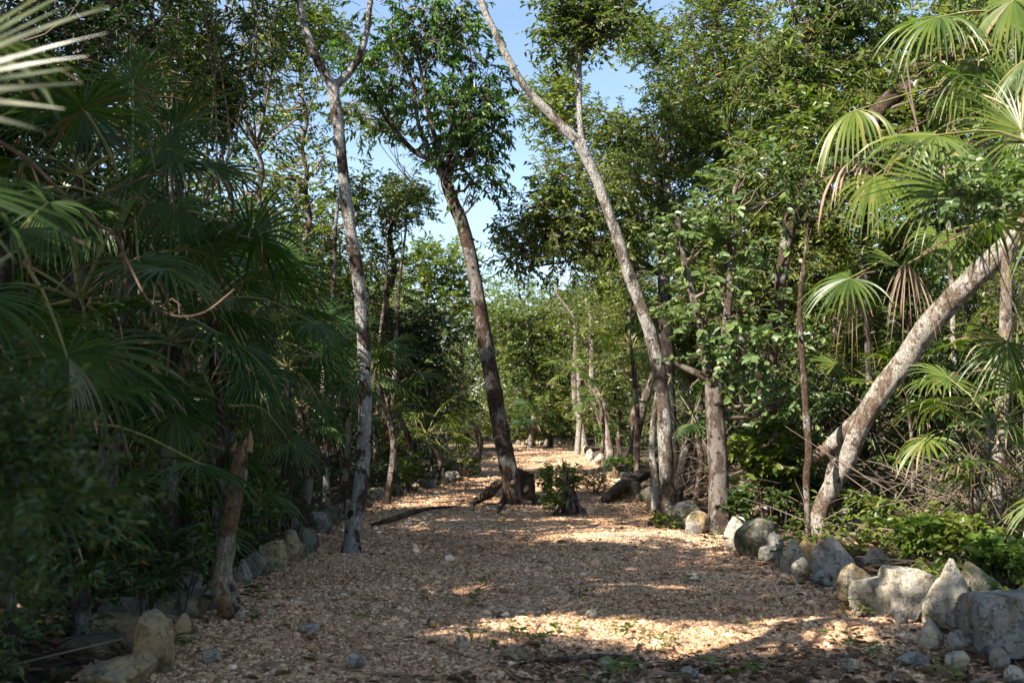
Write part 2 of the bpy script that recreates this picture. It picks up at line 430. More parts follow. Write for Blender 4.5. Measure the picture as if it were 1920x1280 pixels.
def gravel_col(N, L, v, island=None):
    n1 = tex_noise(N, L, v, .55, 4, .6)
    c = ramp(N, L, n1.outputs['Fac'], [(.35, (.47, .29, .175)), (.55, (.59, .39, .25)), (.7, (.53, .385, .275))]).outputs['Color']
    return c
def make_gravel():
    m, N, L = newmat('gravel_ground')
    g = N.new("ShaderNodeNewGeometry"); v = g.outputs['Position']
    c = gravel_col(N, L, v)
    vo = N.new("ShaderNodeTexVoronoi"); vo.inputs['Scale'].default_value = 42; L.new(v, vo.inputs['Vector'])
    vb = N.new("ShaderNodeTexVoronoi"); vb.inputs['Scale'].default_value = 95; L.new(v, vb.inputs['Vector'])
    sep = N.new("ShaderNodeSeparateColor"); L.new(vo.outputs['Color'], sep.inputs[0])
    cc = ramp(N, L, sep.outputs[0], [(0, (.45, .45, .45)), (.5, (.95, .9, .86)), (.85, (1.2, 1.2, 1.2)), (1, (1.5, 1.55, 1.6))]).outputs['Color']
    c = mixc(N, L, 1.0, c, cc, 'MULTIPLY')
    n5 = tex_noise(N, L, v, 2.3, 5, .7)
    f = ramp(N, L, n5.outputs['Fac'], [(.58, (0, 0, 0)), (.72, (1, 1, 1))]).outputs['Color']
    c = mixc(N, L, f, c, (.16, .095, .055))
    b = N.new("ShaderNodeBump"); b.inputs['Strength'].default_value = 1.0; b.inputs['Distance'].default_value = .02; b.invert = True
    a = N.new("ShaderNodeMath"); a.operation = 'ADD'; L.new(vo.outputs['Distance'], a.inputs[0]); L.new(vb.outputs['Distance'], a.inputs[1])
    L.new(a.outputs[0], b.inputs['Height'])
    p = N.new("ShaderNodeBsdfPrincipled"); p.inputs['Roughness'].default_value = .9; p.inputs['Specular IOR Level'].default_value = .2
    L.new(c, p.inputs['Base Color']); L.new(b.outputs[0], p.inputs['Normal'])
    o = N.new("ShaderNodeOutputMaterial"); L.new(p.outputs[0], o.inputs['Surface'])
    m2, N, L = newmat('gravel_stone')
    g = N.new("ShaderNodeNewGeometry"); v = g.outputs['Position']
    c = gravel_col(N, L, v)
    cc = ramp(N, L, g.outputs['Random Per Island'], [(0, (.30, .27, .25)), (.2, (.60, .53, .48)), (.45, (.9, .84, .78)), (.75, (1.15, 1.1, 1.05)), (.92, (1.3, 1.35, 1.4)), (1, (1.6, 1.85, 2.1))]).outputs['Color']
    c = mixc(N, L, 1.0, c, cc, 'MULTIPLY')
    n2 = tex_noise(N, L, v, 30, 4, .7)
    c = mixc(N, L, 1.0, c, ramp(N, L, n2.outputs['Fac'], [(.3, (.7, .66, .6)), (.6, (1.1, 1.1, 1.1))]).outputs['Color'], 'MULTIPLY')
    b = N.new("ShaderNodeBump"); b.inputs['Strength'].default_value = .7; b.inputs['Distance'].default_value = .006; L.new(n2.outputs['Fac'], b.inputs['Height'])
    p = N.new("ShaderNodeBsdfPrincipled"); p.inputs['Roughness'].default_value = .9; p.inputs['Specular IOR Level'].default_value = .2
    L.new(c, p.inputs['Base Color']); L.new(b.outputs[0], p.inputs['Normal'])
    o = N.new("ShaderNodeOutputMaterial"); L.new(p.outputs[0], o.inputs['Surface'])
    return m, m2
M['gravel_ground'], M['gravel_stone'] = make_gravel()
M['soil'] = plain('soil', [(.025, .017, .012), (.055, .036, .024), (.11, .075, .05), (.16, .12, .085)], 6, .95, 1.0, .03)
M['litter'] = leaf_mat('litter', [(.05, .03, .018), (.12, .072, .042), (.20, .13, .08), (.30, .22, .15)], .12, rough=.75, big=2, tcol=(1, .8, .5), spec=.2)
# ------------------------------------------------------------------ ground, path, gravel
PY = [-4, 4, 6.5, 9, 11, 13.5, 16, 18, 20, 27, 36, 40, 41, 46.6]
PL = [-2.0, -2.05, -2.2, -2.35, -2.45, -2.55, -2.3, -1.7, -1.1, -1.0, -.2, .2, -13, -13]
PR = [2.7, 2.7, 2.4, 2.4, 2.4, 2.4, 2.3, 2.35, 2.4, 2.4, 2.7, 2.9, 2.9, 3.0]
def pathx(y): return np.interp(y, PY, PL), np.interp(y, PY, PR)
def hmap(x, y):
    """height of the gravel surface"""
    x = np.asarray(x, float); y = np.asarray(y, float)
    h = .016 * np.sin(x * 1.3 + y * .7) + .014 * np.sin(x * 2.9 - y * 2.1 + 1) + .008 * np.sin(x * 6.1 + y * 5.3)
    # low raked ridges across the near end
    h += .045 * np.exp(-((y - 6.25 - .12 * np.sin(x * 2.3)) / .22) ** 2) * (.6 + .4 * np.sin(x * 3.7 + 1))
    h += .030 * np.exp(-((y - 7.5 - .15 * np.sin(x * 1.7 + 2)) / .25) ** 2) * (.5 + .5 * np.sin(x * 2.9))
    h += .030 * np.exp(-((y - 10.6 - .15 * np.sin(x * 1.1)) / .35) ** 2)
    return h
def floorh(x, y):
    """height of the forest floor either side"""
    x = np.asarray(x, float); y = np.asarray(y, float)
    l, r = pathx(y)
    d = np.maximum(l - x, x - r)                       # distance outside the path
    h = hmap(x, y)
    out = .03 + .05 * np.sin(x * .9 + 2) * np.sin(y * .7) + .03 * np.sin(x * 2.7 + y * 1.9) + .02 * np.sin(x * 5.1 - y * 4.3)
    k = np.clip((d + .12) / .45, 0, 1)
    return np.where(d < -.12, h - .10, (h - .10) * (1 - k) + out * k)
def GZ(x, y):
    l, r = pathx(y)
    return float(hmap(x, y)) if l < x < r else float(floorh(x, y))
def gpz(px, py):
    p = gp(px, py); p = gp(px, py, GZ(p.x, p.y)); return Vector((p.x, p.y, GZ(p.x, p.y)))

def grid(xs, ys, fn):
    X, Y = np.meshgrid(xs, ys)
    Z = fn(X, Y)
    V = np.stack([X, Y, Z], -1).reshape(-1, 3)
    nx, ny = len(xs), len(ys)
    i = np.arange(ny - 1)[:, None] * nx; j = np.arange(nx - 1)[None]
    Q = np.stack([i + j, i + j + 1, i + nx + j + 1, i + nx + j], -1).reshape(-1, 4)
    return V, Q
mb = MB()
xs = np.concatenate([np.arange(-400, -20, 40), np.arange(-20, -8, 1.0), np.arange(-8, 8, .12), np.arange(8, 20, 1.0), np.arange(20, 401, 40)])
ys = np.concatenate([np.arange(-100, -6, 20), np.arange(-6, 24, .12), np.arange(24, 60, .5), np.arange(60, 461, 40)])
V, Q = grid(xs, ys, floorh)
mb.add(V, Q)
g = mb.obj('ground', M['soil'], smooth=True); tag(g, 'dark forest floor of soil and old leaves', None, kind='structure')

mb = MB()
ys = np.concatenate([np.arange(-3, 14, .05), np.arange(14, 24, .12), np.arange(24, 46.6, .3)])
t = np.linspace(0, 1, 110)
l, r = pathx(ys)
wob = .10 * np.sin(ys * 3.1) + .06 * np.sin(ys * 7.7)
X = (l + wob)[:, None] * (1 - t) + (r + wob[::-1])[:, None] * t
Y = np.repeat(ys[:, None], 110, 1)
fine = np.zeros_like(X)
rg = np.random.RandomState(3)
for k in range(10):
    a, b, ph = rg.uniform(-22, 22), rg.uniform(-22, 22), rg.uniform(0, 6.28)
    fine += .0022 * np.sin(a * X + b * Y + ph)
edge = np.clip(np.minimum(t, 1 - t) / .03, 0, 1)[None]
Z = hmap(X, Y) + fine - .05 * (1 - edge)
V = np.stack([X, Y, Z], -1).reshape(-1, 3)
nx, ny = 110, len(ys)
i = np.arange(ny - 1)[:, None] * nx; j = np.arange(nx - 1)[None]
Q = np.stack([i + j, i + j + 1, i + nx + j + 1, i + nx + j], -1).reshape(-1, 4)
mb.add(V, Q)
p = mb.obj('path', M['gravel_ground'], smooth=True); tag(p, 'pinkish crushed stone path through the forest', None, kind='structure')

def icos(sub):
    import bmesh
    bm = bmesh.new(); bmesh.ops.create_icosphere(bm, subdivisions=sub, radius=1)
    V = np.array([v.co[:] for v in bm.verts]); T = np.array([[v.index for v in f.verts] for f in bm.faces]); bm.free()
    return V, T
ICO = {k: icos(k) for k in (1, 2, 3, 4, 5)}
def facet(V, rng, planes=11, keep=.72, boxy=None):
    """radius of a random convex stone along each unit direction"""
    u = unit(V)
    if boxy is None:
        n = unit(rng.normal(size=(planes, 3))); d = rng.uniform(keep, 1.05, planes)
    else:
        n = np.vstack([np.eye(3), -np.eye(3), unit(rng.normal(size=(planes, 3)))]); n = unit(n + rng.normal(size=n.shape) * .16)
        d = np.concatenate([rng.uniform(.70, .85, 6), rng.uniform(.85, 1.15, planes)])
    q = u @ n.T
    r = np.minimum(np.where(q > .05, d[None] / np.maximum(q, .05), 9).min(1), 1.22)
    return u * r[:, None]
def scatter_stones(mb, P, S, rng, mat=0, kinds=8, base='ico', flat=.7):
    V0, T0 = ICO[1]
    n = len(P)
    var = [facet(V0, rng, 7, .6) * rng.uniform(.75, 1.25, (1, 3)) for _ in range(kinds)]
    if base == 'oct':
        V1 = np.array([[1, 0, 0], [0, 1, 0], [-1, 0, 0], [0, -1, 0], [0, 0, 1.0]]) ; T0 = np.array([[0, 1, 4], [1, 2, 4], [2, 3, 4], [3, 0, 4]])
        var = [V1 * rng.uniform(.7, 1.3, V1.shape) + rng.normal(size=V1.shape) * .15 for _ in range(kinds)]
    k = rng.randint(0, kinds, n)
    A = np.array(var)[k]
    a = rng.uniform(0, 6.28, n); c, s = np.cos(a), np.sin(a)
    tx = rng.uniform(-.5, .5, n)
    x, y, z = A[..., 0], A[..., 1], A[..., 2]
    if base != 'oct':
        y, z = y * np.cos(tx)[:, None] - z * np.sin(tx)[:, None], y * np.sin(tx)[:, None] + z * np.cos(tx)[:, None]
    A = np.stack([x * c[:, None] - y * s[:, None], x * s[:, None] + y * c[:, None], z * flat], -1)
    V = P[:, None, :] + A * S[:, None, None]
    nv = A.shape[1]
    T = T0[None] + (np.arange(n) * nv)[:, None, None]
    mb.add(V.reshape(-1, 3), None, T.reshape(-1, 3), mat)

rg = np.random.RandomState(11)
mb = MB()
def stones(y0, y1, dens, smin, smax, base='ico', power=2.5, x0=-99, x1=99):
    area = (y1 - y0) * 5.0
    n = int(area * dens)
    y = rg.uniform(y0, y1, n); l, r = pathx(y)
    tt = rg.uniform(-.01, 1.01, n); x = l + (r - l) * tt
    k = (np.abs(x) < y * .56 + .3)
    x, y = x[k], y[k]; n = len(x)
    s = smin + (smax - smin) * rg.uniform(0, 1, n) ** power
    z = hmap(x, y) + s * .15
    scatter_stones(mb, np.stack([x, y, z], -1), s, rg, base=base)
stones(4.2, 6.6, 6500, .004, .016, power=2.0)
stones(4.2, 8.5, 70, .016, .036, power=2.5)
stones(6.6, 9.5, 3800, .005, .015, power=2.2)
stones(9.5, 13.5, 1700, .007, .017, power=2.5)
stones(13.5, 20, 420, .010, .026, base='oct')
stones(20, 41, 90, .014, .04, base='oct')
stones(8, 30, 6, .025, .05, power=2)
gv = mb.obj('gravel', M['gravel_stone']); tag(gv, 'loose pinkish limestone chips covering the path', None, kind='stuff')

# leaf litter and dead twigs
def litter(mbx, n, fx, L0, L1, rng, lift=.01, mat=0):
    x, y = fx(n)
    z = np.where((x > pathx(y)[0]) & (x < pathx(y)[1]), hmap(x, y), floorh(x, y)) + rng.uniform(.0, lift, n) + .004
    a = rng.uniform(0, 6.28, n)
    D = np.stack([np.cos(a), np.sin(a), rng.uniform(-.2, .3, n)], -1)
    Nn = unit(np.stack([rng.normal(0, .35, n), rng.normal(0, .35, n), np.ones(n)], -1))
    L = rng.uniform(L0, L1, n)
    leaves(mbx, np.stack([x, y, z], -1), D, Nn, L, L * rng.uniform(.3, .55, n), .3, mat)
mb = MB()
def side_region(n, y0, y1, xmax=9):
    y = y0 + (y1 - y0) * rg.uniform(0, 1, n) ** 1.5; l, r = pathx(y)
    s = rg.uniform(0, 1, n) < .5
    d = rg.uniform(-.12, xmax, n) ** 1.0
    return np.where(s, l - d, r + d), y
litter(mb, 34000, lambda n: side_region(n, 4, 28, 7), .05, .13, rg, .05)
def front(n):
    return rg.normal(1.6, 1.3, n), 4.3 + np.abs(rg.normal(0, .5, n))
litter(mb, 1100, lambda n: (rg.uniform(-.1, 2.7, n), rg.normal(5.35, .22, n)), .02, .06, rg, .02)
litter(mb, 1300, front, .04, .11, rg, .03)
litter(mb, 800, lambda n: (rg.uniform(-2.3, 2.4, n), 5 + 17 * rg.uniform(0, 1, n) ** 1.6), .02, .07, rg, .015)
litter(mb, 900, lambda n: (np.where(rg.uniform(0, 1, n) < .5, -2.3 + np.abs(rg.normal(0, .35, n)), 2.35 - np.abs(rg.normal(0, .35, n))), rg.uniform(5, 20, n)), .03, .09, rg, .02)
o = mb.obj('leaf_litter', M['litter']); tag(o, 'brown fallen leaves lying on the forest floor', None, kind='stuff')
def side_region2(n, y0, y1, xmax):
    y = y0 + (y1 - y0) * rg.uniform(0, 1, n) ** 1.5; l, r = pathx(y)
    s = rg.uniform(0, 1, n) < .5
    d = rg.uniform(1.0, xmax, n)
    return np.where(s, l - d, r + d), y
mb = MB()
def sticks(n, fx, l0, l1, r0, r1, zt=.12):
    x, y = fx(n)
    z = np.where((x > pathx(y)[0]) & (x < pathx(y)[1]), hmap(x, y), floorh(x, y)) + rg.uniform(.005, zt, n)
    a = rg.uniform(0, 6.28, n); Ls = rg.uniform(l0, l1, n)
    D = np.stack([np.cos(a), np.sin(a), rg.normal(0, .16 if zt < .2 else .5, n)], -1) * Ls[:, None]
    P0 = np.stack([x, y, z], -1)
    thin_tubes(mb, P0, P0 + D * .5 + rg.normal(0, .05, (n, 3)) * Ls[:, None], P0 + D, rg.uniform(r0, r1, n)[:, None] * np.ones(1) if False else r0, r1)
sticks(1500, lambda n: side_region2(n, 4.5, 26, 6), .2, .8, .006, .002)
sticks(380, lambda n: side_region2(n, 4.5, 20, 7), .5, 1.5, .013, .005)
sticks(170, front, .1, .45, .007, .003, .04)
sticks(130, lambda n: (rg.uniform(-2.3, 2.4, n), rg.uniform(5, 20, n)), .06, .25, .005, .003, .015)
# brush heap of dead twigs in the shade on the right
sticks(700, lambda n: (rg.normal(5.3, .8, n), rg.normal(10.5, .9, n)), .3, 1.1, .005, .002, .75)
sticks(600, lambda n: (rg.normal(3.6, .6, n), rg.normal(14.5, 1.2, n)), .3, 1.1, .006, .002, 1.0)
o = mb.obj('fallen_twigs', M['twig_pale']); tag(o, 'dead twigs and sticks strewn over the forest floor', None, kind='stuff')

# ------------------------------------------------------------------ border rocks
ORD = ['first', 'second', 'third', 'fourth', 'fifth', 'sixth', 'seventh', 'eighth', 'ninth', 'tenth', 'eleventh', 'twelfth', 'thirteenth',
       'fourteenth', 'fifteenth', 'sixteenth', 'seventeenth', 'eighteenth', 'nineteenth', 'twentieth', 'twenty-first', 'twenty-second', 'twenty-third',
       'twenty-fourth', 'twenty-fifth', 'twenty-sixth', 'twenty-seventh', 'twenty-eighth', 'twenty-ninth', 'thirtieth']
def rock(px, py, w, h, mat, label, group, shape='round', seed=0, sub=4, deep=None, lean=0.0, name='border_rock'):
    """rock whose foot is seen at px,py, w by h pixels in the photograph"""
    b = gpz(px, py)
    w = w * ((.98 if w > 80 else 1.04) if w > 22 and name == 'border_rock' else 1)
    W = mpx(w, b.y); H = mpx(h, b.y); Dp = deep if deep else W * .8
    b.y += Dp * .35; b.z = GZ(b.x, b.y)
    rng = np.random.RandomState(seed + 100)
    V0, T0 = ICO[sub]
    if shape == 'box': V = facet(V0, rng, 6, .8, boxy=1)
    elif shape == 'point':
        V = facet(V0, rng, 8, .70); k = np.clip((V[:, 2] + .2) / 1.2, 0, 1); V[:, :2] *= (1 - .45 * k ** 1.3)[:, None]
    elif shape == 'slab': V = facet(V0, rng, 5, .85, boxy=1); V[:, 2] *= .8
    else: V = facet(V0, rng, 9, .70)
    V = V - (V.max(0) + V.min(0)) / 2; V /= (V.max(0) - V.min(0)) / 2
    if sub >= 3:
        out = []
        s = Vector((seed * 3.1, seed * 1.7, 0))
        for v in V:
            q = Vector(v)
            dd = noise.noise(q * 1.5 + s) * .07 + noise.noise(q * 3.7 + s) * .035 - abs(noise.noise(q * 5 + s)) * .05 + noise.noise(q * 11 + s) * .018 - max(0, noise.noise(q * 19 + s) - .12) * .05
            # strata grooves
            
            out.append(q * (1 + dd))
        V = np.array([x[:] for x in out])
    V = V * np.array([W / 2, Dp / 2, H * .62])
    V[:, 0] += lean * V[:, 2]
    a = rng.uniform(-.35, .35); c, s_ = math.cos(a), math.sin(a)
    V = np.stack([V[:, 0] * c - V[:, 1] * s_, V[:, 0] * s_ + V[:, 1] * c, V[:, 2]], -1)
    V += np.array([0, 0, H * .5 - .02 * 0])
    mb = MB(); mb.add(V, None, T0)
    me = mb.mesh(name, [M[mat]], smooth=True)
    o = bpy.data.objects.new(name, me); SC.collection.objects.link(o); o.location = (b.x, b.y, b.z - H * .06)
    try:
        me.set_sharp_from_angle(angle=math.radians(24))
    except Exception: pass
    return tag(o, label, 'rock', group)
RG = 'limestone rocks edging the path on the right'
near_right = [
 (1905, 1210, 170, 112, 'rock_grey', 'box', 'big square blue-grey block at the near right end of the path edging'),
 (1788, 1196, 92, 136, 'rock_pale', 'point', 'tall pointed cream rock standing beside the square blue-grey block'),
 (1842, 1150, 90, 84, 'rock_dark', 'round', 'pitted dark rock showing behind the tall pointed cream rock'),
 (1716, 1172, 94, 92, 'rock_pale', 'box', 'bright white block just left of the tall pointed rock'),
 (1688, 1140, 140, 80, 'rock_pale', 'slab', 'long flat-topped cream slab behind the bright white block'),
 (1618, 1138, 82, 74, 'rock_ochre', 'round', 'brown rounded rock leaning against the long cream slab'),
 (1573, 1108, 86, 90, 'rock_grey', 'point', 'sharp dark wedge of rock with a high thin crest on the right edging'),
 (1523, 1084, 50, 62, 'rock_ochre', 'round', 'small tan rock tucked against the sharp dark wedge'),
 (1494, 1078, 50, 66, 'rock_pale', 'point', 'narrow pale grey rock left of the small tan rock'),
 (1650, 1062, 54, 34, 'rock_pale', 'round', 'lone pale rock lying among plants behind the right edging'),
 (1457, 1052, 36, 50, 'rock_grey', 'round', 'small pinkish upright rock beside a low leafy seedling'),
 (1424, 1044, 84, 66, 'rock_dark', 'round', 'broad dark mossy boulder on the right edging'),
 (1382, 1030, 42, 60, 'rock_pale', 'point', 'upright cream rock just right of the rough upright trunk foot'),
 (1312, 1000, 46, 40, 'rock_ochre', 'round', 'tan rock just left of the rough upright trunk foot'),
 (1289, 990, 48, 46, 'rock_grey', 'box', 'blue-grey squarish rock between the pale double trunk and the rough trunk'),
 (1216, 944, 34, 30, 'rock_dark', 'round', 'dark rock at the foot of the pale double trunk'),
 (1190, 930, 30, 26, 'rock_ochre', 'round', 'tan rock beyond the short fallen log'),
 (1176, 912, 26, 26, 'rock_grey', 'round', 'grey rock on the right verge past the short fallen log'),
 (1153, 898, 20, 26, 'rock_ochre', 'point', 'small upright tan rock on the right verge past the leafy stump'),
 (1135, 886, 22, 24, 'rock_pale', 'round', 'pale rock halfway up the far right verge'),
 (1124, 871, 22, 20, 'rock_pale', 'round', 'white rock nearer than the topmost white rocks of the far bend'),
 (1108, 863, 20, 20, 'rock_pale', 'round', 'large white rock on the far right verge'),
 (1100, 852, 17, 16, 'rock_pale', 'round', 'white rock just below the foot of the far curved palm trunk'),
 (1138, 847, 16, 13, 'rock_pale', 'round', 'pale rock behind the white ones near the far bend'),
]
for i, (px, py, w, h, m, shp, lab) in enumerate(near_right):
    rock(px, py, w, h, m, lab, RG, shp, seed=i * 7 + 1, sub=5 if w > 80 else (4 if w > 40 else 3))
LG = 'limestone rocks edging the path on the left'
near_left = [
 (285, 1262, 72, 104, 'rock_ochre', 'box', 'tall golden block facing the path at the near left end'),
 (215, 1205, 120, 44, 'rock_ochre', 'slab', 'flat ochre slab with a grey upper face behind the golden block'),
 (215, 1160, 90, 36, 'rock_grey', 'slab', 'low grey slab half hidden in the left undergrowth'),
 (165, 1255, 140, 40, 'rock_dark', 'slab', 'dark flat rock left of the golden block'),
 (205, 1300, 140, 60, 'rock_ochre', 'round', 'ochre rock cut off by the bottom of the picture on the left'),
 (335, 1210, 40, 55, 'rock_ochre', 'round', 'small tan rock right behind the golden block'),
 (318, 1165, 62, 50, 'rock_dark', 'round', 'dark purple-grey rock left of the snapped post foot'),
 (382, 1148, 76, 56, 'rock_grey', 'round', 'grey-topped rock touching the snapped post'),
 (345, 1118, 70, 44, 'rock_dark', 'round', 'dark rock behind the snapped post'),
 (470, 1082, 52, 42, 'rock_grey', 'round', 'weathered grey rock just beyond the snapped post'),
 (505, 1066, 52, 50, 'rock_ochre', 'box', 'ochre rock with grooved face on the left edging'),
 (538, 1052, 50, 54, 'rock_ochre', 'round', 'tan rock with a split front on the left edging'),
 (572, 1036, 44, 46, 'rock_dark', 'round', 'rounded dark rock jutting on to the gravel'),
 (548, 1010, 44, 36, 'rock_dark', 'round', 'dark rock behind the rounded jutting one'),
 (592, 1000, 46, 36, 'rock_grey', 'round', 'grey rock a little before the forked trunk'),
 (618, 984, 40, 34, 'rock_dark', 'round', 'dark low rock behind the foot of the forked trunk'),
 (645, 965, 34, 26, 'rock_grey', 'round', 'grey rock hidden behind the forked trunk'),
 (705, 938, 34, 22, 'rock_dark', 'round', 'first mossy rock right of the forked trunk'),
 (735, 930, 32, 22, 'rock_dark', 'round', 'second mossy rock right of the forked trunk'),
 (765, 922, 30, 20, 'rock_grey', 'round', 'third rock right of the forked trunk, grey'),
 (793, 915, 28, 20, 'rock_dark', 'round', 'fourth rock right of the forked trunk, dark'),
 (820, 908, 26, 18, 'rock_grey', 'box', 'fifth rock right of the forked trunk, squarish and pale'),
 (847, 901, 26, 18, 'rock_grey', 'slab', 'sixth rock right of the forked trunk, flat'),
 (868, 895, 22, 18, 'rock_ochre', 'round', 'seventh rock right of the forked trunk, tan, below a bush'),
 (893, 888, 20, 18, 'rock_ochre', 'round', 'tan rock close to the left side of the stump tree trunk'),
]
for i, (px, py, w, h, m, shp, lab) in enumerate(near_left):
    rock(px, py, w, h, m, lab, LG, shp, seed=i * 5 + 300, sub=5 if w > 80 else (4 if w > 40 else 3))
rr_ = random.Random(8)
for side, pts in (('right', [(1840, 1200), (1755, 1178), (1655, 1148), (1600, 1122), (1545, 1098), (1508, 1084), (1474, 1066), (1440, 1050), (1402, 1036), (1366, 1018), (1300, 1000), (1262, 975), (1226, 950), (1203, 938), (1186, 922), (1164, 905), (1145, 892), (1130, 880)]),
                  ('left', [(245, 1225), (312, 1190), (356, 1160), (405, 1120), (452, 1090), (488, 1076), (520, 1060), (556, 1046), (580, 1020), (605, 996), (633, 976), (690, 946), (720, 936), (750, 927), (780, 920), (808, 913), (834, 906), (858, 899)])):
    for i, (px, py) in enumerate(pts):
        k = (py - 780) / 330.
        rock(px + rr_.uniform(-4, 4), py + 3, (34 + 22 * rr_.random()) * k, (24 + 18 * rr_.random()) * k, rr_.choice(['rock_pale', 'rock_grey', 'rock_ochre'] if side == 'right' else ['rock_dark', 'rock_grey', 'rock_ochre']),
             f'{ORD[i]} small filler stone from the near end along the {side} edging', f'small filler stones wedged along the {side} edging', rr_.choice(['box', 'round', 'point']), seed=400 + i + (50 if side == 'left' else 0), sub=3, name='filler_stone')
for i in range(13):
    px = 972 + i * 8.6
    rock(px, 834 + (i % 2), 9.5, 9 + (i * 5 % 4), ['rock_grey', 'rock_ochre', 'rock_pale'][i % 3],
         ORD[i] + ' from the left of the small rocks lining the far bend', 'small rocks lining the far bend', 'round', seed=700 + i, sub=2)
small = [(1695, 1176, 32, 26, 'rock_grey', 'purplish stone in front of the bright white block'), (1752, 1212, 50, 50, 'rock_pale', 'angular pale stone at the foot of the tall pointed rock'),
 (1806, 1226, 46, 40, 'rock_grey', 'round bluish stone below the square block'), (1800, 1262, 50, 36, 'rock_pale', 'white rounded stone in the litter at the lower right'),
 (1880, 1262, 44, 44, 'rock_grey', 'pale grey stone under the square block'), (1905, 1285, 44, 32, 'rock_pale', 'whitish stone in the lower right corner'),
 (1715, 1252, 60, 24, 'rock_grey', 'flat grey stone among dead leaves right of the gravel'), (1598, 1262, 40, 26, 'rock_pale', 'white pointed stone by the bottom edge right of centre'),
 (1295, 1276, 34, 24, 'rock_grey', 'small pointed bluish stone by the bottom edge'), (1140, 1262, 34, 26, 'rock_pale', 'pointed whitish stone beside the low twig'),
 (868, 1218, 26, 24, 'rock_pale', 'smooth white egg-like stone near the green weeds'), (815, 1178, 34, 20, 'rock_ochre', 'rounded brown stone on the gravel'),
 (1110, 1162, 26, 18, 'rock_pale', 'pale orange stone on the sunny ridge'), (662, 1258, 44, 26, 'rock_pale', 'flat white stone at the bottom of the path'),
 (392, 1246, 36, 26, 'rock_pale', 'white chipped stone beside the golden block'), (448, 1165, 24, 16, 'rock_pale', 'round white pebble at the foot of the snapped post'),
 (577, 1180, 40, 18, 'rock_pale', 'pale stone sunk in gravel right of the snapped post'), (968, 1238, 60, 22, 'rock_ochre', 'half-buried brown stone at the bottom centre')]
for i, (px, py, w, h, m, lab) in enumerate(small):
    rock(px, py, w, h, m, lab, 'loose stones on the path and in the litter', 'round', seed=900 + i, sub=3, name='loose_stone')
# ------------------------------------------------------------------ gaps in the canopy
def inpoly(px, py, poly):
    x = np.asarray(px); y = np.asarray(py); res = np.zeros(x.shape, bool)
    n = len(poly); j = n - 1
    for i in range(n):
        xi, yi = poly[i]; xj, yj = poly[j]
        if yi != yj:
            c = ((yi > y) != (yj > y)) & (x < (xj - xi) * (y - yi) / (yj - yi) + xi)
            res ^= c
        j = i
    return res
SKY = [
 [(890, 20), (915, -30), (1060, -30), (1052, 60), (1045, 120), (1000, 135), (975, 150), (962, 200), (985, 250), (1012, 290), (1005, 330), (965, 350), (945, 380), (922, 440), (893, 462), (885, 400), (905, 320), (945, 275), (960, 225), (948, 160), (905, 90)],
 [(1090, 120), (1150, 105), (1195, 130), (1212, 190), (1175, 212), (1130, 190), (1092, 165)],
 [(1180, -30), (1290, -30), (1290, 40), (1225, 45), (1190, 20)],
 [(695, 262), (740, 255), (812, 315), (828, 352), (790, 340), (735, 330), (700, 310)],
 [(735, 425), (850, 395), (870, 430), (800, 440), (750, 470)],
 [(690, 330), (715, 325), (700, 420), (684, 420)],
 [(1044, 485), (1066, 485), (1062, 535), (1046, 535)],
 [(255, 20), (310, 0), (300, 50), (255, 55)], [(400, 60), (445, 40), (460, 80), (420, 95)],
 [(480, 260), (520, 285), (500, 310), (470, 290)],
]
def sky_mask(P, rng, strength=.96):
    px, py, ok = proj(P)
    px = px + rng.normal(0, 9, px.shape); py = py + rng.normal(0, 9, py.shape)
    m = np.zeros(px.shape, bool)
    for pl in SKY: m |= inpoly(px, py, pl)
    return m & ok & (rng.uniform(size=px.shape) < strength)
SUNV = np.array(SUN_DIR[:])
SPOTS = [(1050, 1168, 330, 15), (1180, 1190, 430, 24), (1430, 1195, 260, 34), (1560, 1180, 120, 26), (770, 1165, 220, 9), (1100, 1012, 150, 10), (1240, 1000, 110, 9),
         (900, 974, 110, 5), (770, 1002, 70, 4), (860, 1104, 100, 5), (620, 1090, 40, 7), (1020, 868, 90, 7), (1030, 846, 60, 4), (980, 905, 120, 4), (860, 936, 110, 4),
         (760, 950, 70, 4), (1660, 1135, 90, 34), (1740, 1120, 60, 50), (960, 1140, 140, 4), (1460, 1085, 120, 4), (1000, 1255, 60, 8), (1750, 1020, 130, 14), (1880, 1030, 60, 20),
         (1640, 965, 90, 6), (1560, 1035, 50, 5), (1320, 1010, 60, 6), (520, 1050, 50, 6), (700, 1215, 120, 5), (560, 1165, 60, 5)]
_r = random.Random(4)
SPOTS += [(_r.uniform(620, 1330) if y > 960 else _r.uniform(880, 1150), y, _r.uniform(25, 80), _r.uniform(2.5, 6.5)) for y in [_r.uniform(845, 1130) for _ in range(40)]]
SPOTS += [(600, 1090, 75, 9), (820, 1104, 120, 8), (760, 1160, 260, 8), (1000, 975, 160, 6)]
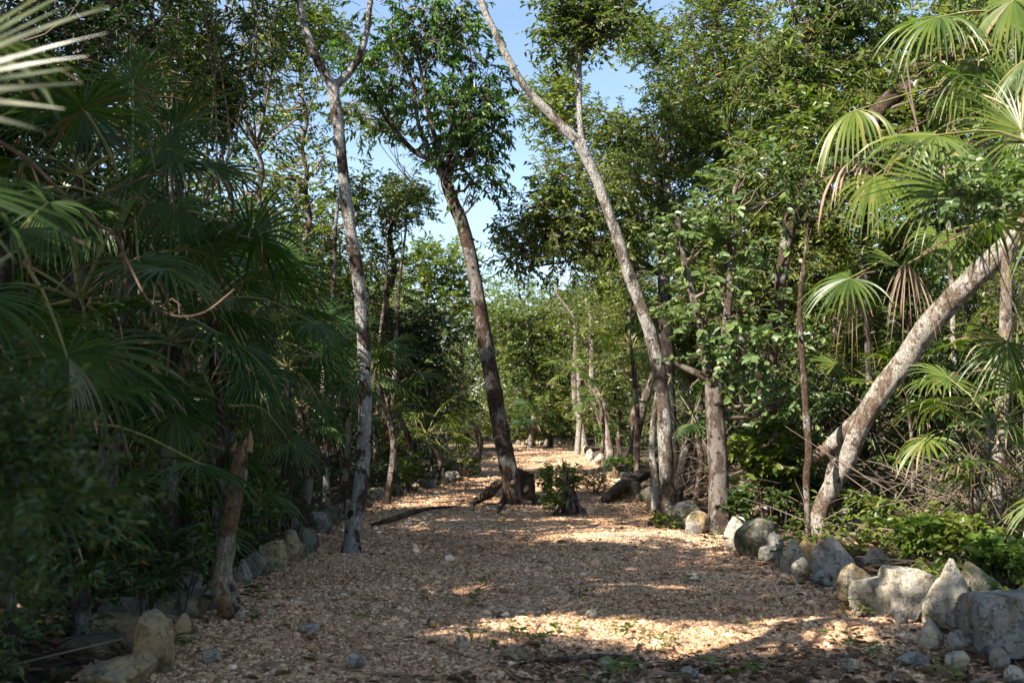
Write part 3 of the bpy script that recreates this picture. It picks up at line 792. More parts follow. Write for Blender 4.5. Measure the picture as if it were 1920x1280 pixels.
# points whose surroundings the sun reaches: px, py, depth, radius in metres
LIT = [(678, 600, 9.7, .16), (682, 700, 9.7, .2), (676, 510, 9.7, .15), (655, 430, 9.7, .14), (630, 210, 9.7, .2), (684, 790, 9.7, .14),
       (895, 560, 14.7, .3), (880, 480, 14.7, .3), (912, 640, 14.7, .22), (860, 400, 14.7, .3), (925, 720, 14.7, .15),
       (1085, 265, 13.1, .4), (1030, 220, 13.1, .3), (1120, 350, 13.1, .3), (1160, 460, 13.1, .35), (1195, 560, 13.1, .3), (1228, 650, 13.1, .25), (1245, 800, 13.1, .3), (1245, 880, 13.1, .2),
       (1345, 830, 11.3, .2), (1340, 620, 11.3, .3),
       (1860, 490, 9.8, .5), (1780, 570, 10, .5), (1720, 640, 10.3, .4), (1660, 730, 10.6, .3), (1610, 820, 10.8, .22), (1570, 920, 11, .15),
       (1885, 600, 10, .3), (1870, 750, 10, .2), (1085, 760, 36, .7), (1090, 600, 30, 1.2), (1120, 780, 32, .6), (1160, 640, 22, .8),
       (1600, 560, 7.5, .45), (1690, 560, 7.3, .4), (1755, 345, 6.2, .7), (1890, 250, 6, .7), (1760, 60, 6.5, .7), (1600, 250, 7, .7), (1600, 400, 7.2, .5), (1850, 330, 5, .6),
       (1400, 330, 10, .6), (1380, 450, 10, .6), (1330, 500, 10.5, .5), (1600, 700, 13, .5), (1700, 800, 13, .5), (1760, 900, 12, .5),
       (500, 520, 9, .35), (445, 870, 6.9, .12), (550, 500, 16, .5), (440, 960, 6.9, .1), (730, 540, 25, 1.0), (800, 800, 20, .5)]
LIT += [(60, 120, 1.8, .55), (1400, 200, 13, .5), (850, 200, 14.7, .5), (760, 120, 14.7, .4), (560, 250, 17, .6), (1690, 1095, 6.7, .35), (1785, 1110, 6.2, .3), (1590, 1065, 7.4, .15), (1730, 1140, 6.2, .28), (1395, 1000, 10.3, .15), (540, 1020, 9, .15), (265, 1180, 5.5, .12), (1890, 1085, 5.9, .28), (1640, 1040, 8, .2), (440, 900, 6.4, .14), (425, 1060, 6.4, .12), (505, 1055, 8.4, .14), (270, 1165, 5.4, .12), (120, 880, 2.3, .16), (150, 1000, 2.3, .1)]
LITP = np.array([at(a, b, c)[:] for a, b, c, r in LIT]); LITR = np.array([d for a, b, c, d in LIT])
def sun_mask(P, rng, lit=True):
    P = np.asarray(P)
    G = P - SUNV[None] * (P[:, 2:3] / SUNV[2])
    px, py, ok = proj(G)
    px = px + rng.normal(0, 12, px.shape); py = py + rng.normal(0, 2.5, px.shape)
    m = np.zeros(len(P), bool)
    for (cx, cy_, rx, ry) in SPOTS:
        m |= (((px - cx) / rx) ** 2 + ((py - cy_) / ry) ** 2 < 1) & ok
    m &= P[:, 2] > .6
    if lit:
        for c, r in zip(LITP, LITR):
            w = P - c; al = w @ SUNV
            per = np.linalg.norm(w - al[:, None] * SUNV[None], axis=1)
            m |= (al > .5) & (per < r * rng.uniform(.7, 1.2, len(P)))
    return m

# ------------------------------------------------------------------ foliage
def foliage(mb, C, R, rng, ntw=14, nleaf=9, L=.09, wr=.42, droop=.35, up=.25, tl=.42, simple=False, round_=False, leafm=0, twigm=1,
            carve=True, suncarve=True, twig=True, squash=.8, whorl=False, fold=.22, keep=1.0):
    C = np.asarray(C, float); R = np.asarray(R, float)
    n = len(C) * ntw
    if n == 0: return
    c = np.repeat(C, ntw, 0); r = np.repeat(R, ntw)[:, None]
    u = unit(rng.normal(size=(n, 3))); u[:, 2] *= squash
    s = c + u * r * rng.uniform(.1, 1, (n, 1)) ** .6 * .8
    d = unit(u * .9 + rng.normal(size=(n, 3)) * .45 + np.array([0, 0, up]))
    ln = tl * rng.uniform(.55, 1.25, (n, 1))
    mid = s + d * ln * .5
    k = np.ones(n, bool)
    if carve: k &= ~sky_mask(mid, rng)
    if suncarve: k &= ~sun_mask(mid, rng)
    s, d, ln, mid = s[k], d[k], ln[k], mid[k]; n = len(s)
    if n == 0: return
    end = s + d * ln - np.array([0, 0, 1]) * ln * droop * .35
    midp = s + d * ln * .55
    if twig: thin_tubes(mb, s, midp, end, .006 * (L / .09) ** .5, .002, twigm)
    t = (np.arange(nleaf)[None] + rng.uniform(.1, .9, (n, nleaf))) / nleaf
    if whorl: t = 1 - (1 - t) ** 1.0 * .45
    else: t = .12 + .88 * t
    t = t[..., None]
    P = s[:, None] * (1 - t) ** 2 + 2 * midp[:, None] * t * (1 - t) + end[:, None] * t ** 2
    side = unit(np.cross(d, np.array([0, 0, 1.0])) + 1e-6)
    sg = np.where((np.arange(nleaf) % 2) == 0, 1.0, -1.0)[None, :, None]
    ld = d[:, None] * .55 + side[:, None] * sg * (.85 if not whorl else .6) + rng.normal(size=(n, nleaf, 3)) * .32 - np.array([0, 0, 1.0]) * droop * rng.uniform(.4, 1.4, (n, nleaf, 1))
    nn = np.array([0, 0, 1.0]) + rng.normal(size=(n, nleaf, 3)) * .62 + d[:, None] * .25
    ll = L * rng.uniform(.6, 1.15, (n, nleaf))
    leaves(mb, P.reshape(-1, 3), ld.reshape(-1, 3), nn.reshape(-1, 3), ll.ravel(), (ll * wr * rng.uniform(.85, 1.15, ll.shape)).ravel(), fold, leafm, simple, round_)

def px_clusters(ells, D, rng, spread=1.0, size=None, fill=1.0):
    """cluster centres and radii for crown masses: (cx, cy, rx, ry[, count[, dD]]) in photo pixels at depth D"""
    C, R = [], []
    for e in ells:
        cx, cy_, rx, ry = e[:4]
        cnt = e[4] if len(e) > 4 else None
        dD = e[5] if len(e) > 5 else 0
        r0 = size or max(.35, mpx(min(rx, ry), D) * .36)
        a = mpx(rx, D) * mpx(ry, D) * math.pi
        n = cnt or max(4, int(a / (r0 * r0 * 1.6) * 1.5 * fill))
        for _ in range(n):
            th = rng.uniform(0, 6.28); q = rng.uniform(0, 1) ** .5
            X, Y = cx + rx * q * math.cos(th) * .92, cy_ + ry * q * math.sin(th) * .92
            dd = rng.uniform(-1, 1) * min(spread, mpx(rx, D) * .9) + dD
            C.append(at(X, Y, D + dd)[:]); R.append(r0 * rng.uniform(.75, 1.25))
    return np.array(C), np.array(R)

SPEC = {
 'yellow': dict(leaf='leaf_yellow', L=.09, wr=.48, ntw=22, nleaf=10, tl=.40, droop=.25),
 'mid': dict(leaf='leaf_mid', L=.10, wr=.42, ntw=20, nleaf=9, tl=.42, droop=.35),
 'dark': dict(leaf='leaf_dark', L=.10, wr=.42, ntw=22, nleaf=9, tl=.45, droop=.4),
 'glossy': dict(leaf='leaf_glossy', L=.125, wr=.34, ntw=8, nleaf=10, tl=.40, droop=.75, up=.3, whorl=True),
 'bluish': dict(leaf='leaf_bluish', L=.10, wr=.60, ntw=16, nleaf=9, tl=.50, droop=.15, round_=True, up=.05),
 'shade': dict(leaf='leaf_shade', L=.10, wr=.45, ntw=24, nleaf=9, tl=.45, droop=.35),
}
def limbs(mb, paths, C, rng, mat=1, frac=.8, r0=.036):
    """branchlets joining leaf clusters to the nearest lower point of the trunk or its limbs"""
    pts = np.array([p[:] for pp, rr in paths for p in pp]); rad = np.array([r for pp, rr in paths for r in rr])
    for c in C:
        if rng.uniform() > frac: continue
        dv = pts - c[None]
        cost = np.linalg.norm(dv, axis=1) + np.maximum(0, dv[:, 2] + .25) * 2.2
        i = int(cost.argmin()); a = Vector(pts[i]); b = Vector(c)
        ln = (b - a).length
        if ln < .15 or ln > 4.5: continue
        m1 = a.lerp(b, .35) + Vector(rng.normal(size=3)) * ln * .08 - Vector((0, 0, ln * .06))
        m2 = a.lerp(b, .7) + Vector(rng.normal(size=3)) * ln * .07 - Vector((0, 0, ln * .02))
        rr = min(rad[i] * .6, r0 * (.6 + ln * .3))
        tube(mb, [a, m1, m2, b], [rr, rr * .75, rr * .5, rr * .2], 5, mat, step=.22, cap=False)

def trunk_pts(pxw, D):
    """[(px,py,width[,depth])] -> points and radii"""
    P, R = [], []
    for q in pxw:
        d = q[3] if len(q) > 3 else D
        P.append(at(q[0], q[1], d)); R.append(mpx(q[2], d) / 2)
    return P, R
def ground_start(P, R, sink=.12):
    p = P[0]
    z = GZ(p.x, p.y)
    P[0] = Vector((p.x, p.y, z - sink)); return P, R

WS = .72
def tree(name, label, cat, group, D, trunks, ells, spec='mid', bark='bark_brown', seed=0, sides=14, rough=.15, spread=1.2, clusters=None, over=None,
         carve=True, suncarve=True, base=None, limbfrac=.7, flare=1.35, crown_name='crown', size=None, fill=1.0, wig=.0):
    """trunks: first is the stem from the ground up, the rest are limbs"""
    rng = np.random.RandomState(seed)
    trunks = [[(q[0], q[1], q[2] * WS, *q[3:]) for q in tr] for tr in trunks]
    P, R = trunk_pts(trunks[0], D)
    P, R = ground_start(P, R)
    b = Vector((P[0].x, P[0].y, GZ(P[0].x, P[0].y)))
    e = empty(name, label, cat, group, b)
    paths = []
    for i, tr in enumerate(trunks):
        if i: P, R = trunk_pts(tr, D)
        mb = MB()
        Ps, Rs = smoothpath(P, .09 if D < 20 else .3, R)
        if wig:
            Ps = [p + Vector((noise.noise(Vector((p.z * 1.3, seed, i))) * wig, noise.noise(Vector((seed, p.z * 1.3, i))) * wig, 0)) for p in Ps]
        if i == 0 and flare != 1:
            z0 = Ps[0].z
            Rs = [r * (1 + (flare - 1) * math.exp(-max(0, p.z - z0 - .05) / .16)) for p, r in zip(Ps, Rs)]
        tube(mb, Ps, Rs, sides if i == 0 else max(7, sides - 4), rough=rough if D < 20 else 0, seed=seed + i * 3.3, nscale=5)
        o = mb.obj('trunk' if i == 0 else 'branch', M[bark], smooth=True)
        under(o, e); paths.append((Ps, Rs))
    if ells or clusters is not None:
        C, Rr = px_clusters(ells, D, rng, spread, size, fill) if ells else clusters
        if ells and clusters is not None:
            C = np.vstack([C, clusters[0]]); Rr = np.concatenate([Rr, clusters[1]])
        mb = MB()
        k = dict(SPEC[spec]); k.update(over or {}); lf = k.pop('leaf')
        limbs(mb, paths, C, rng, 1, limbfrac)
        foliage(mb, C, Rr, rng, carve=carve, suncarve=suncarve, simple=D > 19, **k)
        if mb.n:
            o = mb.obj(crown_name, [M[lf], M['twig_pale' if seed % 2 else 'twig']], smooth=[1]); under(o, e)
    return e, paths

# ---- the trees that stand on and beside the path
T1, _ = tree('forked_tree', 'slender lichen-spotted tree left of the gravel, its trunk forking into a high Y', 'tree', None, 9.7,
  [[(657, 1032, 46), (663, 985, 42), (674, 930, 40), (681, 850, 37), (684, 760, 35), (682, 660, 35), (677, 570, 34), (668, 500, 33), (655, 420, 31), (645, 340, 29), (637, 260, 27), (629, 200, 29), (622, 152, 34)],
   [(624, 165, 26), (607, 135, 25), (588, 98, 23), (574, 55, 21), (560, 0, 19), (548, -60, 17), (530, -140, 12), (520, -220, 8)],
   [(622, 165, 26), (645, 147, 22), (668, 118, 19), (684, 78, 17), (691, 35, 15), (695, -10, 14), (698, -80, 11), (712, -160, 7)]],
  [(520, -190, 130, 90, 8), (720, -200, 120, 80, 8), (610, -260, 150, 80, 8)], 'mid', 'bark_lichen', seed=1, sides=22, over=dict(ntw=10))
T2, T2p = tree('leaning_tree', 'leaning tree rising mid-path beside an old stump, with a dense glossy crown', 'tree', None, 14.7,
  [[(962, 945, 46, 14.9), (958, 900, 47), (948, 850, 45), (936, 790, 45), (922, 710, 42), (908, 630, 39), (895, 550, 36), (882, 480, 35), (866, 420, 35), (848, 375, 33), (838, 345, 32), (832, 310, 22)],
   [(838, 350, 20), (822, 315, 17), (808, 300, 15), (785, 290, 14), (760, 268, 14), (738, 240, 13), (715, 208, 12), (700, 180, 10), (678, 150, 7)],
   [(836, 340, 20), (826, 290, 16), (812, 245, 13), (800, 200, 11), (792, 150, 9), (780, 90, 7)],
   [(812, 300, 13), (800, 278, 11), (785, 235, 11), (778, 190, 10), (772, 150, 9), (755, 110, 8), (735, 60, 5)],
   [(835, 320, 16), (850, 270, 14), (868, 220, 12), (880, 160, 9), (886, 120, 6)]],
  [(885, 165, 60, 75, 16), (870, 250, 68, 70, 20), (898, 318, 34, 60, 9), (925, 210, 34, 60, 7), (760, 130, 70, 90, 16), (720, 60, 80, 70, 14), (820, 50, 80, 60, 16), (850, 20, 60, 40, 8), (690, 120, 40, 60, 6), (720, 190, 60, 50, 8)],
  'glossy', 'bark_brown', seed=2, sides=22, carve=False, size=.30, flare=1.15, fill=1.25, spread=1.5)
T3, _ = tree('twin_trunk_tree', 'pale blotched tree right of the path, bending left and forking against the open sky', 'tree', None, 13.1,
  [[(1250, 962, 56, 13.1), (1250, 900, 40), (1247, 830, 39), (1243, 760, 38), (1234, 690, 36), (1218, 620, 34), (1195, 555, 33), (1175, 500, 31), (1158, 445, 29), (1140, 395, 28), (1120, 340, 27), (1102, 300, 28), (1085, 265, 34)],
   [(1088, 270, 30), (1055, 238, 27), (1030, 212, 25), (1000, 182, 22), (972, 145, 20), (950, 105, 19), (925, 55, 18), (905, 10, 17), (895, -40, 15), (880, -120, 11), (870, -200, 7)],
   [(1092, 272, 18), (1088, 235, 16), (1086, 180, 15), (1086, 130, 14), (1080, 80, 14), (1070, 30, 14), (1064, -30, 12), (1060, -100, 8)],
   [(1232, 958, 34), (1228, 900, 22), (1222, 840, 16), (1226, 780, 14), (1234, 730, 14)]],
  [(1060, 20, 24, 38, 4), (1110, 40, 50, 42, 8), (1058, 85, 20, 25, 3), (1140, 20, 50, 36, 7), (885, -200, 90, 60, 5), (1070, -160, 120, 80, 8)], 'mid', 'bark_grey', seed=3, sides=20, carve=False, size=.3, spread=.5, flare=1.5)
tree('rough_trunk_tree', 'stout rough-barked tree growing among the right edging rocks, draped in pale round-leaved creeper', 'tree', None, 11.3,
  [[(1350, 998, 62), (1349, 940, 53), (1347, 870, 51), (1342, 800, 50), (1339, 740, 50), (1338, 705, 46)],
   [(1330, 712, 30), (1322, 660, 26), (1312, 610, 23), (1300, 560, 20), (1290, 520, 18), (1280, 470, 14), (1270, 400, 9)],
   [(1346, 712, 32), (1356, 660, 28), (1362, 610, 24), (1366, 560, 20), (1370, 500, 18), (1372, 430, 15), (1378, 350, 11)],
   [(1334, 720, 24), (1312, 702, 20), (1285, 690, 16), (1262, 680, 12), (1240, 682, 8)]],
  [(1390, 380, 80, 60, 9), (1345, 470, 60, 70, 8), (1440, 320, 70, 60, 8), (1380, 560, 70, 50, 6), (1400, 650, 60, 50, 5), (1340, 560, 40, 60, 5), (1450, 740, 60, 30, 3)], 'bluish', 'bark_rough', seed=4, sides=22, rough=.13, size=.34, spread=.7)
tree('slanting_tree', 'thick pale trunk slanting up to the right across the right edge of the view', 'tree', None, 10.6,
  [[(1528, 1014, 44, 11.2), (1536, 965, 42, 11.2), (1558, 915, 44, 11.1), (1587, 866, 46, 11), (1606, 815, 49, 10.9), (1632, 764, 53, 10.8), (1660, 722, 55, 10.7), (1700, 672, 58, 10.6), (1737, 616, 60, 10.4), (1787, 560, 58, 10.2), (1851, 498, 58, 10), (1902, 448, 56, 9.8), (1975, 370, 53, 9.6), (2065, 280, 46, 9.3), (2160, 170, 37, 9)],
   [(1650, 735, 40, 10.8), (1620, 775, 44, 11), (1590, 805, 42, 11.1), (1560, 832, 38, 11.2), (1535, 852, 30, 11.3), (1522, 862, 18, 11.3)],
   [(1575, 825, 26, 11.2), (1560, 870, 22, 11.3), (1552, 910, 20, 11.4), (1556, 935, 20, 11.3)]],
  [(2150, 120, 180, 120, 12)], 'mid', 'bark_slant', seed=5, sides=28, rough=.09)
# a dark, creeper-grown trunk right behind the twin trunk
tree('creeper_trunk_tree', 'dark upright trunk standing right behind the pale double trunk, under a drooping dark crown', 'tree', None, 15.2,
  [[(1262, 930, 44), (1258, 850, 42), (1252, 760, 42), (1250, 660, 40), (1246, 560, 32), (1244, 480, 28), (1240, 400, 24), (1236, 330, 18)],
   [(1246, 520, 16), (1200, 490, 13), (1150, 478, 10), (1100, 482, 8), (1050, 492, 6), (1000, 500, 4)],
   [(1242, 440, 14), (1180, 400, 11), (1110, 380, 9), (1040, 390, 7), (980, 410, 5)]],
  [(1000, 420, 70, 45, 10), (1080, 420, 70, 50, 12), (1160, 430, 60, 60, 10), (960, 460, 45, 28, 6), (1030, 370, 60, 36, 7), (1200, 340, 70, 70, 10), (1290, 420, 60, 90, 10), (1250, 260, 60, 60, 8), (1060, 480, 60, 26, 5)],
  'mid', 'bark_dark', seed=6, size=.36, spread=1.2, over=dict(ntw=16, droop=.6))
# pale-limbed crown tree behind
tree('pale_branched_tree', 'tree with smooth white limbs and open olive foliage right of the sky gap', 'tree', None, 18.5,
  [[(1300, 880, 36), (1290, 700, 32), (1280, 550, 28), (1262, 420, 24), (1248, 330, 20), (1243, 280, 18)],
   [(1243, 285, 13), (1243, 220, 11), (1236, 160, 9), (1226, 105, 8), (1215, 60, 5)],
   [(1240, 270, 12), (1215, 248, 10), (1170, 222, 9), (1130, 208, 8), (1100, 205, 7), (1075, 200, 5)],
   [(1250, 330, 12), (1290, 260, 10), (1320, 180, 8), (1335, 90, 6)]],
  [(1020, 190, 50, 42, 7), (1070, 160, 50, 36, 6), (1045, 240, 55, 35, 7), (1120, 250, 55, 36, 8), (1190, 80, 50, 42, 7), (1225, 60, 40, 40, 5), (1250, 130, 60, 60, 10), (1190, 280, 60, 50, 8), (1290, 210, 60, 60, 9), (1140, 320, 70, 45, 8), (1050, 340, 60, 30, 5), (1010, 290, 30, 28, 3)],
  'yellow', 'bark_pale', seed=7, sides=10, size=.40, carve=True, spread=1.0)

# ---- further trees given by the place they take in the picture
# (label, D, base px, base py(None: on ground), trunk path, crown ellipses, spec, bark)
def btree(label, D, tr, ells, spec, bark='bark_brown', seed=0, name='forest_tree', cat='tree', group='forest trees closing in both sides of the path', **kw):
    return tree(name, label, cat, group, D, tr, ells, spec, bark, seed=seed, sides=10, **kw)
GR = 'forest trees closing in both sides of the path'
right = [
 ('yellow-green tree with fine leaves filling the top of the view right of the white-limbed tree', 15.5, [[(1400, 900, 30), (1395, 700, 28), (1385, 450, 24), (1370, 250, 18), (1350, 100, 12), (1330, -50, 6)], [(1380, 330, 12), (1420, 220, 9), (1450, 120, 6)], [(1375, 260, 11), (1320, 180, 8), (1290, 80, 5)]],
  [(1340, 60, 90, 75, 16), (1330, 190, 80, 70, 12), (1410, 110, 70, 80, 12), (1360, 280, 90, 60, 12), (1400, -40, 120, 50, 8), (1300, 300, 50, 60, 7)], 'yellow'),
 ('tall tree with narrow drooping leaves below the top right palm fronds', 14, [[(1580, 880, 28), (1572, 700, 26), (1565, 500, 22), (1540, 250, 16), (1500, 80, 10), (1480, -40, 6)]],
  [(1500, 70, 90, 70, 14), (1470, 190, 90, 60, 13), (1560, 160, 80, 70, 12), (1480, 290, 90, 60, 12), (1580, 20, 90, 60, 10), (1660, 100, 70, 70, 8), (1680, 210, 70, 60, 8)], 'mid'),
 ('tree with a thick bare limb slanting up behind the hanging palm fronds', 12, [[(1440, 900, 20), (1450, 700, 24), (1470, 480, 34), (1500, 370, 44), (1545, 325, 46), (1600, 275, 44), (1660, 200, 44), (1710, 165, 42), (1770, 130, 34), (1850, 80, 24)]],
  [(1640, 330, 60, 40, 5), (1720, 260, 60, 50, 7), (1520, 250, 60, 50, 6), (1850, 60, 80, 60, 9), (1780, 160, 70, 50, 7)], 'mid', ),
 ('leafy tree reaching over the slanting trunk at the far right edge', 13, [[(1960, 920, 34), (1950, 700, 32), (1930, 450, 28), (1920, 200, 20), (1900, 20, 10)]],
  [(1850, 60, 100, 80, 12), (1900, 200, 80, 80, 10), (1880, 340, 90, 70, 10), (1980, 100, 100, 120, 10), (1790, 430, 80, 60, 8)], 'mid'),
 ('dark-leaved tree directly behind the creeper-draped rough trunk', 14, [[(1430, 915, 26), (1428, 760, 24), (1440, 600, 20), (1430, 450, 16), (1440, 330, 10)]],
  [(1400, 420, 80, 80, 12), (1480, 440, 70, 70, 10), (1340, 560, 60, 80, 8), (1450, 570, 80, 60, 9), (1520, 540, 60, 70, 7), (1550, 420, 60, 60, 7)], 'mid'),
 ('bushy tree whose leaves fill the space under the slanting trunk', 13.5, [[(1700, 940, 20), (1690, 820, 18), (1680, 650, 14), (1690, 520, 8)]],
  [(1680, 600, 80, 60, 9), (1760, 720, 70, 60, 8), (1620, 520, 70, 50, 7), (1800, 640, 70, 60, 8), (1700, 480, 80, 40, 7)], 'mid'),
 ('leafy young tree between the two straight stems at the right edge', 12.5, [[(1815, 930, 20), (1818, 800, 18), (1825, 650, 14), (1830, 520, 8)]],
  [(1830, 640, 70, 60, 8), (1880, 560, 60, 60, 7), (1820, 760, 60, 60, 6), (1900, 700, 50, 70, 6)], 'mid'),
 ('shaded tree with low foliage between the dark creeper trunk and the rough trunk', 17.5, [[(1310, 870, 22), (1300, 760, 20), (1305, 640, 16), (1300, 540, 10)]],
  [(1290, 570, 50, 60, 9), (1310, 680, 60, 50, 7), (1250, 600, 40, 50, 5), (1380, 720, 50, 40, 5)], 'mid'),
 ('olive tree with twiggy upright limbs above the far curved palm trunk', 30, [[(1145, 840, 20), (1130, 760, 18), (1108, 720, 16), (1110, 660, 13), (1105, 600, 11), (1100, 560, 8)], [(1103, 650, 8), (1085, 610, 7), (1060, 570, 6), (1045, 530, 4)], [(1105, 640, 8), (1122, 590, 7), (1120, 550, 5), (1100, 510, 4)]],
  [(1120, 520, 50, 40, 10), (1060, 600, 36, 40, 6), (1150, 580, 40, 50, 8), (1090, 480, 50, 30, 6), (1180, 530, 40, 50, 7)], 'yellow', 'bark_pale'),
 ('dense green tree behind the far palms, right of the path end', 26, [[(1190, 850, 18), (1192, 760, 16), (1188, 640, 12), (1180, 540, 8)]],
  [(1180, 600, 50, 50, 10), (1200, 500, 50, 60, 10), (1150, 460, 60, 40, 8), (1220, 420, 50, 60, 8), (1170, 690, 40, 40, 5)], 'mid'),
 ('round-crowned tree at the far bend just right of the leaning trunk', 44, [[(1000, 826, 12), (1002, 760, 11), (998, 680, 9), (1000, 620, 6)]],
  [(990, 640, 45, 50, 12), (1030, 600, 40, 40, 8), (960, 610, 35, 40, 8), (1000, 720, 40, 40, 7), (1060, 680, 30, 50, 6)], 'dark'),  # dark leaves on this tree and the next stand in for shade
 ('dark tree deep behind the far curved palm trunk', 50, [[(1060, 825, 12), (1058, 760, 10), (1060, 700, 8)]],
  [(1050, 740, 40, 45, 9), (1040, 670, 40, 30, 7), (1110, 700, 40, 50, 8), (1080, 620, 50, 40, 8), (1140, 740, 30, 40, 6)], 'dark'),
 ('tall dense tree standing in the middle of the far end above the bend', 42, [[(1030, 828, 14), (1028, 740, 12), (1032, 640, 10), (1030, 560, 6)]],
  [(1020, 640, 60, 50, 14), (980, 690, 50, 50, 10), (1070, 700, 50, 50, 10), (1030, 760, 50, 36, 9), (1100, 760, 40, 40, 7), (960, 770, 40, 40, 7), (1110, 640, 40, 50, 8), (1020, 800, 70, 24, 9), (980, 590, 60, 34, 9), (1060, 560, 50, 36, 9), (1110, 590, 40, 40, 7), (930, 610, 30, 40, 5)], 'mid'),
 ('leafy tree filling the gap between the far curved trunk and the twin trunk', 31, [[(1160, 842, 14), (1158, 760, 12), (1150, 650, 10), (1148, 560, 6)]],
  [(1130, 650, 50, 50, 10), (1180, 720, 45, 50, 9), (1120, 740, 45, 40, 8), (1190, 620, 45, 50, 9), (1140, 560, 50, 40, 8), (1200, 790, 30, 30, 5)], 'mid'),
 ('small pale green tree just left of the far bend rocks', 47, [[(940, 826, 10), (938, 780, 9), (940, 720, 6)]],
  [(940, 720, 36, 50, 9), (925, 640, 30, 50, 8), (960, 770, 30, 30, 5), (905, 690, 30, 50, 6)], 'mid'),
]
left = [
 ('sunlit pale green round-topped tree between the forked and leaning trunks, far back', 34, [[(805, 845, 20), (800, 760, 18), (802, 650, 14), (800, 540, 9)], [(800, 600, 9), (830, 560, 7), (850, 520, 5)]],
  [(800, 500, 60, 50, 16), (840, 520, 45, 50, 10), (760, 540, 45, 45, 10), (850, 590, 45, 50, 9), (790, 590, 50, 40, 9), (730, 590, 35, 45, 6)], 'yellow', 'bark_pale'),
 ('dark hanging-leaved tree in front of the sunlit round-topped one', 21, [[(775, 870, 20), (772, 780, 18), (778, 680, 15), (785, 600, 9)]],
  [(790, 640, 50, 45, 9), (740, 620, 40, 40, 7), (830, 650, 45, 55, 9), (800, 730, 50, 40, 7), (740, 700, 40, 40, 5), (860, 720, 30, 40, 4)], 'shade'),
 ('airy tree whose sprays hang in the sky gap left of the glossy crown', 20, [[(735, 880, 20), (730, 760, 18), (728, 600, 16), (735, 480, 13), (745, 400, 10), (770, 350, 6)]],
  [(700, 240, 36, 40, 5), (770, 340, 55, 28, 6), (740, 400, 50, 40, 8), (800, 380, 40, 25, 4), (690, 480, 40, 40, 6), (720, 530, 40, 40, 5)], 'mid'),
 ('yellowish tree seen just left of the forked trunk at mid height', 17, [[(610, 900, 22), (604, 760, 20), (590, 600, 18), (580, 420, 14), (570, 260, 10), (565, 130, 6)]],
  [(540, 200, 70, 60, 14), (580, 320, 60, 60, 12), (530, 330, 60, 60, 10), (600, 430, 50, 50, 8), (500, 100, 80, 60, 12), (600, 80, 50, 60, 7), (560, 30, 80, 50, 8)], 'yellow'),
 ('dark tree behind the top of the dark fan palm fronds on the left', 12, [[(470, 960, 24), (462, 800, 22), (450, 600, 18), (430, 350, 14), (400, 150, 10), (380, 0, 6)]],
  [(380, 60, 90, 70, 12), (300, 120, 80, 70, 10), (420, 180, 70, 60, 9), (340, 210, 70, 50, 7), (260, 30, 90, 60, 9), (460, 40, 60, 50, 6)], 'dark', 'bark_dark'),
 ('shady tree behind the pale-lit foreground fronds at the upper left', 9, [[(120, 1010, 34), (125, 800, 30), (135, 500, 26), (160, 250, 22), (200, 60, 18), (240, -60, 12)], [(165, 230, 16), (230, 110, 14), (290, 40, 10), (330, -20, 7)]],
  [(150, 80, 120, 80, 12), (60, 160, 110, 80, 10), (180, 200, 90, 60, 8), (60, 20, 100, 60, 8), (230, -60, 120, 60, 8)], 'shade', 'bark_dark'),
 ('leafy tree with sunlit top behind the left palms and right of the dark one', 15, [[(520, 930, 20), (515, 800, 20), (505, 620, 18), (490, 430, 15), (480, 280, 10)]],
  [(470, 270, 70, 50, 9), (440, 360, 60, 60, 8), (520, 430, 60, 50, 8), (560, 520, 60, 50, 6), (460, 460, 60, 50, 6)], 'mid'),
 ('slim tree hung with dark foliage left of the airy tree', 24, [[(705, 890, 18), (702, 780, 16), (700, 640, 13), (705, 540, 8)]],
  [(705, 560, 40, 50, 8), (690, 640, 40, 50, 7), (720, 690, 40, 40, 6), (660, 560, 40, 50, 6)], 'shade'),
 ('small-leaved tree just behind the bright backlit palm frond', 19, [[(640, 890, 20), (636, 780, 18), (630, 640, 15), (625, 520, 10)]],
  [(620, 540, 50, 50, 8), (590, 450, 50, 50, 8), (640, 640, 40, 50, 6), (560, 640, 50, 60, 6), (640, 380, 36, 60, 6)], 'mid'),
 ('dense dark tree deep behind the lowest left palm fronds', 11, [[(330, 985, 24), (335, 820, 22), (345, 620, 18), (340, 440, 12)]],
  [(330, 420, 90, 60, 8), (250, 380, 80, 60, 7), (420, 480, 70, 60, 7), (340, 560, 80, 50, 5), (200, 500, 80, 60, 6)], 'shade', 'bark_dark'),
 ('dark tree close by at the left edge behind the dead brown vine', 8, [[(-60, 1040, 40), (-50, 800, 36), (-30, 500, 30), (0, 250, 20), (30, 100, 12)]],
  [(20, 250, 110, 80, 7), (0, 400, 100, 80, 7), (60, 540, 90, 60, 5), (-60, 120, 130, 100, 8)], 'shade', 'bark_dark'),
 ('green tree rising between the leaning trunk and its neighbour on the far left verge', 32, [[(880, 850, 16), (872, 770, 15), (868, 690, 12), (870, 620, 8)]],
  [(860, 660, 36, 50, 8), (880, 740, 30, 40, 6), (830, 760, 36, 36, 6), (855, 800, 36, 26, 5)], 'mid'),
]
for i, r in enumerate(right):
    lab, D, tr, el, sp = r[:5]; bk = r[5] if len(r) > 5 else 'bark_brown'
    btree(lab, D, tr, el, sp, bk, seed=20 + i, wig=.25, size=(.40 if D < 19 else .55 if D < 33 else .8), fill=1.25, over=([dict(L=.075, ntw=26), dict(L=.15, wr=.30, droop=.75, ntw=15), dict(L=.11, wr=.5), dict(L=.13, wr=.42, ntw=14), dict(L=.085, wr=.5, ntw=26), None][i % 6] if D < 19 else dict(L=.12 if D < 33 else .17, ntw=26)), spread=1.4)
